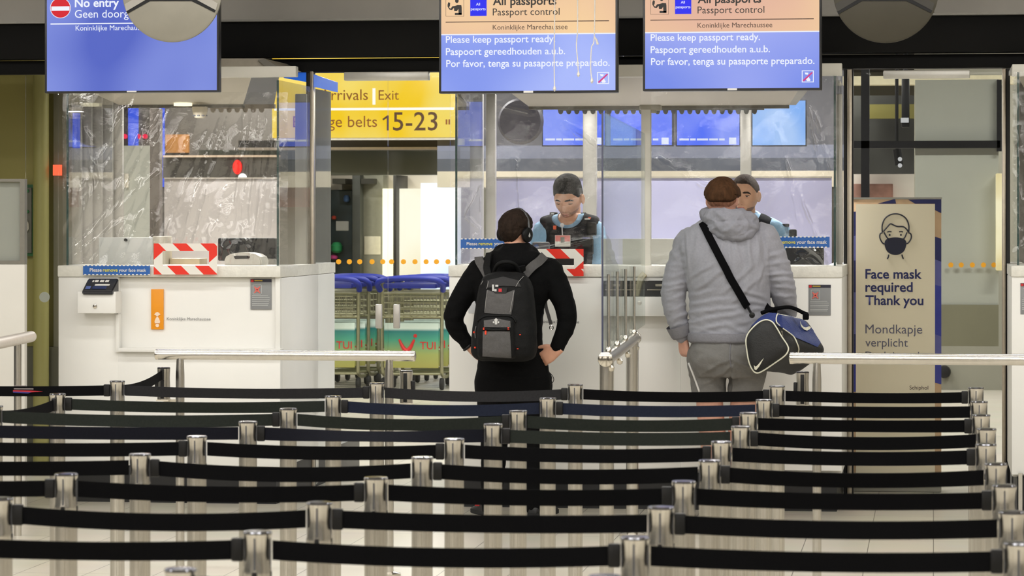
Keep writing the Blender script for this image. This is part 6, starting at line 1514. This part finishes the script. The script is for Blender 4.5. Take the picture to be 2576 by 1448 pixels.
o1, HO1, vs1, K1 = officer('young dark haired officer in navy vest with red badge looking down at papers', V3, 1430, 500, 168, -20, 0, r3, v3, a3, SKIN3, hairmat('black_hair', (9, 8, 8)), 1.09, hl(.066, .022, -.045, .012), (lambda x, y, z: .007+.020*sstep(.04, .105, z)), BRW, LIPA, (0, -.7), .92, (1405, 1458), wide=.92)
HO1.patch('stubble', lambda x, y, z: .9*sstep(-.042, -.062, z-.25*max(0, abs(x)-.035))*(1 if y > -.01 else 0)*(1-math.exp(-(x/.026)**4-((z+.070)/.013)**4)), .0007, skinmat('stubble_skin', (158, 118, 100)), o1, 0)
TV1 = tree_of(vs1)
def pouch(t, T, p0, q0, p1, q1, d, m, name='pouch', bev=.006):
    c, n = hit(T, (p0+p1)/2, (q0+q1)/2, 0)
    if c is None: return None
    v = c.y; g = B(); box(g, X(p0, v), X(p1, v), v-d, v+.03, Z(q1, v, p0), Z(q0, v, p0), bev); return obj(name, g, m, t)
pouch(o1, TV1, 1476, 560, 1500, 592, .03, VSP); pouch(o1, TV1, 1380, 588, 1396, 625, .02, VSP); pouch(o1, TV1, 1446, 600, 1492, 640, .025, VSP); pouch(o1, TV1, 1466, 596, 1484, 606, .03, mat('pouch_blue', (50, 54, 110), .5), 'small_pouch', .003)
pouch(o1, TV1, 1384, 533, 1402, 560, .035, BLACKP, 'radio'); pouch(o1, TV1, 1389, 536, 1395, 550, .045, mat('radio_silver', (196, 196, 196), .35, .4), 'radio_label', .002)
pouch(o1, TV1, 1392, 567, 1400, 577, .012, mat('patch_orange', (226, 92, 44), .5), 'vest_patch', .002); pouch(o1, TV1, 1480, 546, 1486, 551, .012, MATS['patch_orange'], 'vest_patch', .002)
pouch(o1, TV1, 1471, 549, 1484, 552, .012, PAPER, 'vest_label', .001)
line_on(TV1, [(1424, 556), (1428, 600), (1430, 640)], 'zip', VSP, o1, .004, .001)
g = B(); c, n = hit(TV1, 1415, 605, .012)
cb = c.y; boxpx(g, 1396, 591, 1435, 620, cb, .003, .001); bd = obj('badge', g, PAPER, o1, label='white and red identity badge')
g = B(); boxpx(g, 1397, 592, 1434, 607, cb-.0012, .001); obj('badge_red', g, mat('badge_red', (222, 128, 122), .5), bd)
g = B(); boxpx(g, 1410, 596, 1420, 610, cb-.0022, .001); obj('badge_photo', g, mat('badge_photo', (120, 120, 112), .5), bd)
g = B(); tube(g, [at(1415, 592, cb), at(1414, 575, cb), at(1414, 562, cb)], .004, 8); obj('badge_clip', g, mat('clip_white', (214, 214, 218), .4), o1); 
g = B(); lathe(g, [(.003, -.004), (.013, -.003), (.013, .003), (.003, .004)], at(1414, 566, cb-.003), 14, 'y'); obj('badge_reel', g, mat('clip_white', (214, 214, 218), .4), o1)
V4 = 18.45
r4 = [(538, 1842, 1912, .07, 0), (550, 1818, 1945, .10, 0), (570, 1790, 1975, .12, 0), (620, 1782, 1988, .13, 0), (690, 1790, 1980, .13, 0), (800, 1800, 1970, .125, 0), (830, 1800, 1970, .125, 0)]
v4 = [(537, 1840, 1918, .075, 0), (547, 1824, 1938, .115, 0), (562, 1818, 1948, .14, 0), (620, 1816, 1952, .155, 0), (700, 1806, 1962, .15, 0), (790, 1806, 1962, .14, 0)]
a4 = [([(1800, 590, 0), (1786, 640, -.03), (1784, 690, -.06), (1810, 715, -.18), (1830, 716, -.28)], [.074, .066, .058, .05, .044], ((.3, -1, -.1), (0, -.2, 1), -1)),
      ([(1962, 592, 0), (1982, 640, -.03), (1984, 692, -.06), (1958, 715, -.18), (1938, 716, -.28)], [.074, .068, .058, .05, .044], ((-.3, -1, -.1), (0, -.2, 1), 1))]
o2, HO2, vs2, K2 = officer('shaven headed officer in light blue shirt half hidden behind the big man, looking forward', V4, 1873, 492, 170, -3, -2, r4, v4, a4, SKIN4, hairmat('buzz_hair', (58, 46, 40)), 1.10, hl(.072, .022, -.05, .012), .0025, BRW, LIPB, (-.1, 0), .55, (1848, 1918))
HO2.patch('stubble', lambda x, y, z: .9*sstep(-.050, -.075, z-.30*max(0, abs(x)-.03))*(1 if y > -.02 else 0)*(1-math.exp(-(x/.026)**4-((z+.070)/.013)**4)), .0008, skinmat('stubble_skin2', (128, 96, 80)), o2, 0)
TV2 = tree_of(vs2)
g = B(); c = K2(1962, 566, .0); box(g, c.x-.03, c.x+.055, c.y-.04, c.y+.04, c.z-.01, c.z+.008, .005); obj('epaulette', g, VST, o2)
g = B(); c = K2(1994, 588, -.03); box(g, c.x-.02, c.x+.024, c.y-.05, c.y+.04, c.z-.05, c.z+.028, .01); obj('arm_patch', g, VSP, o2)
pouch(o2, TV2, 1922, 572, 1942, 600, .03, VSP)
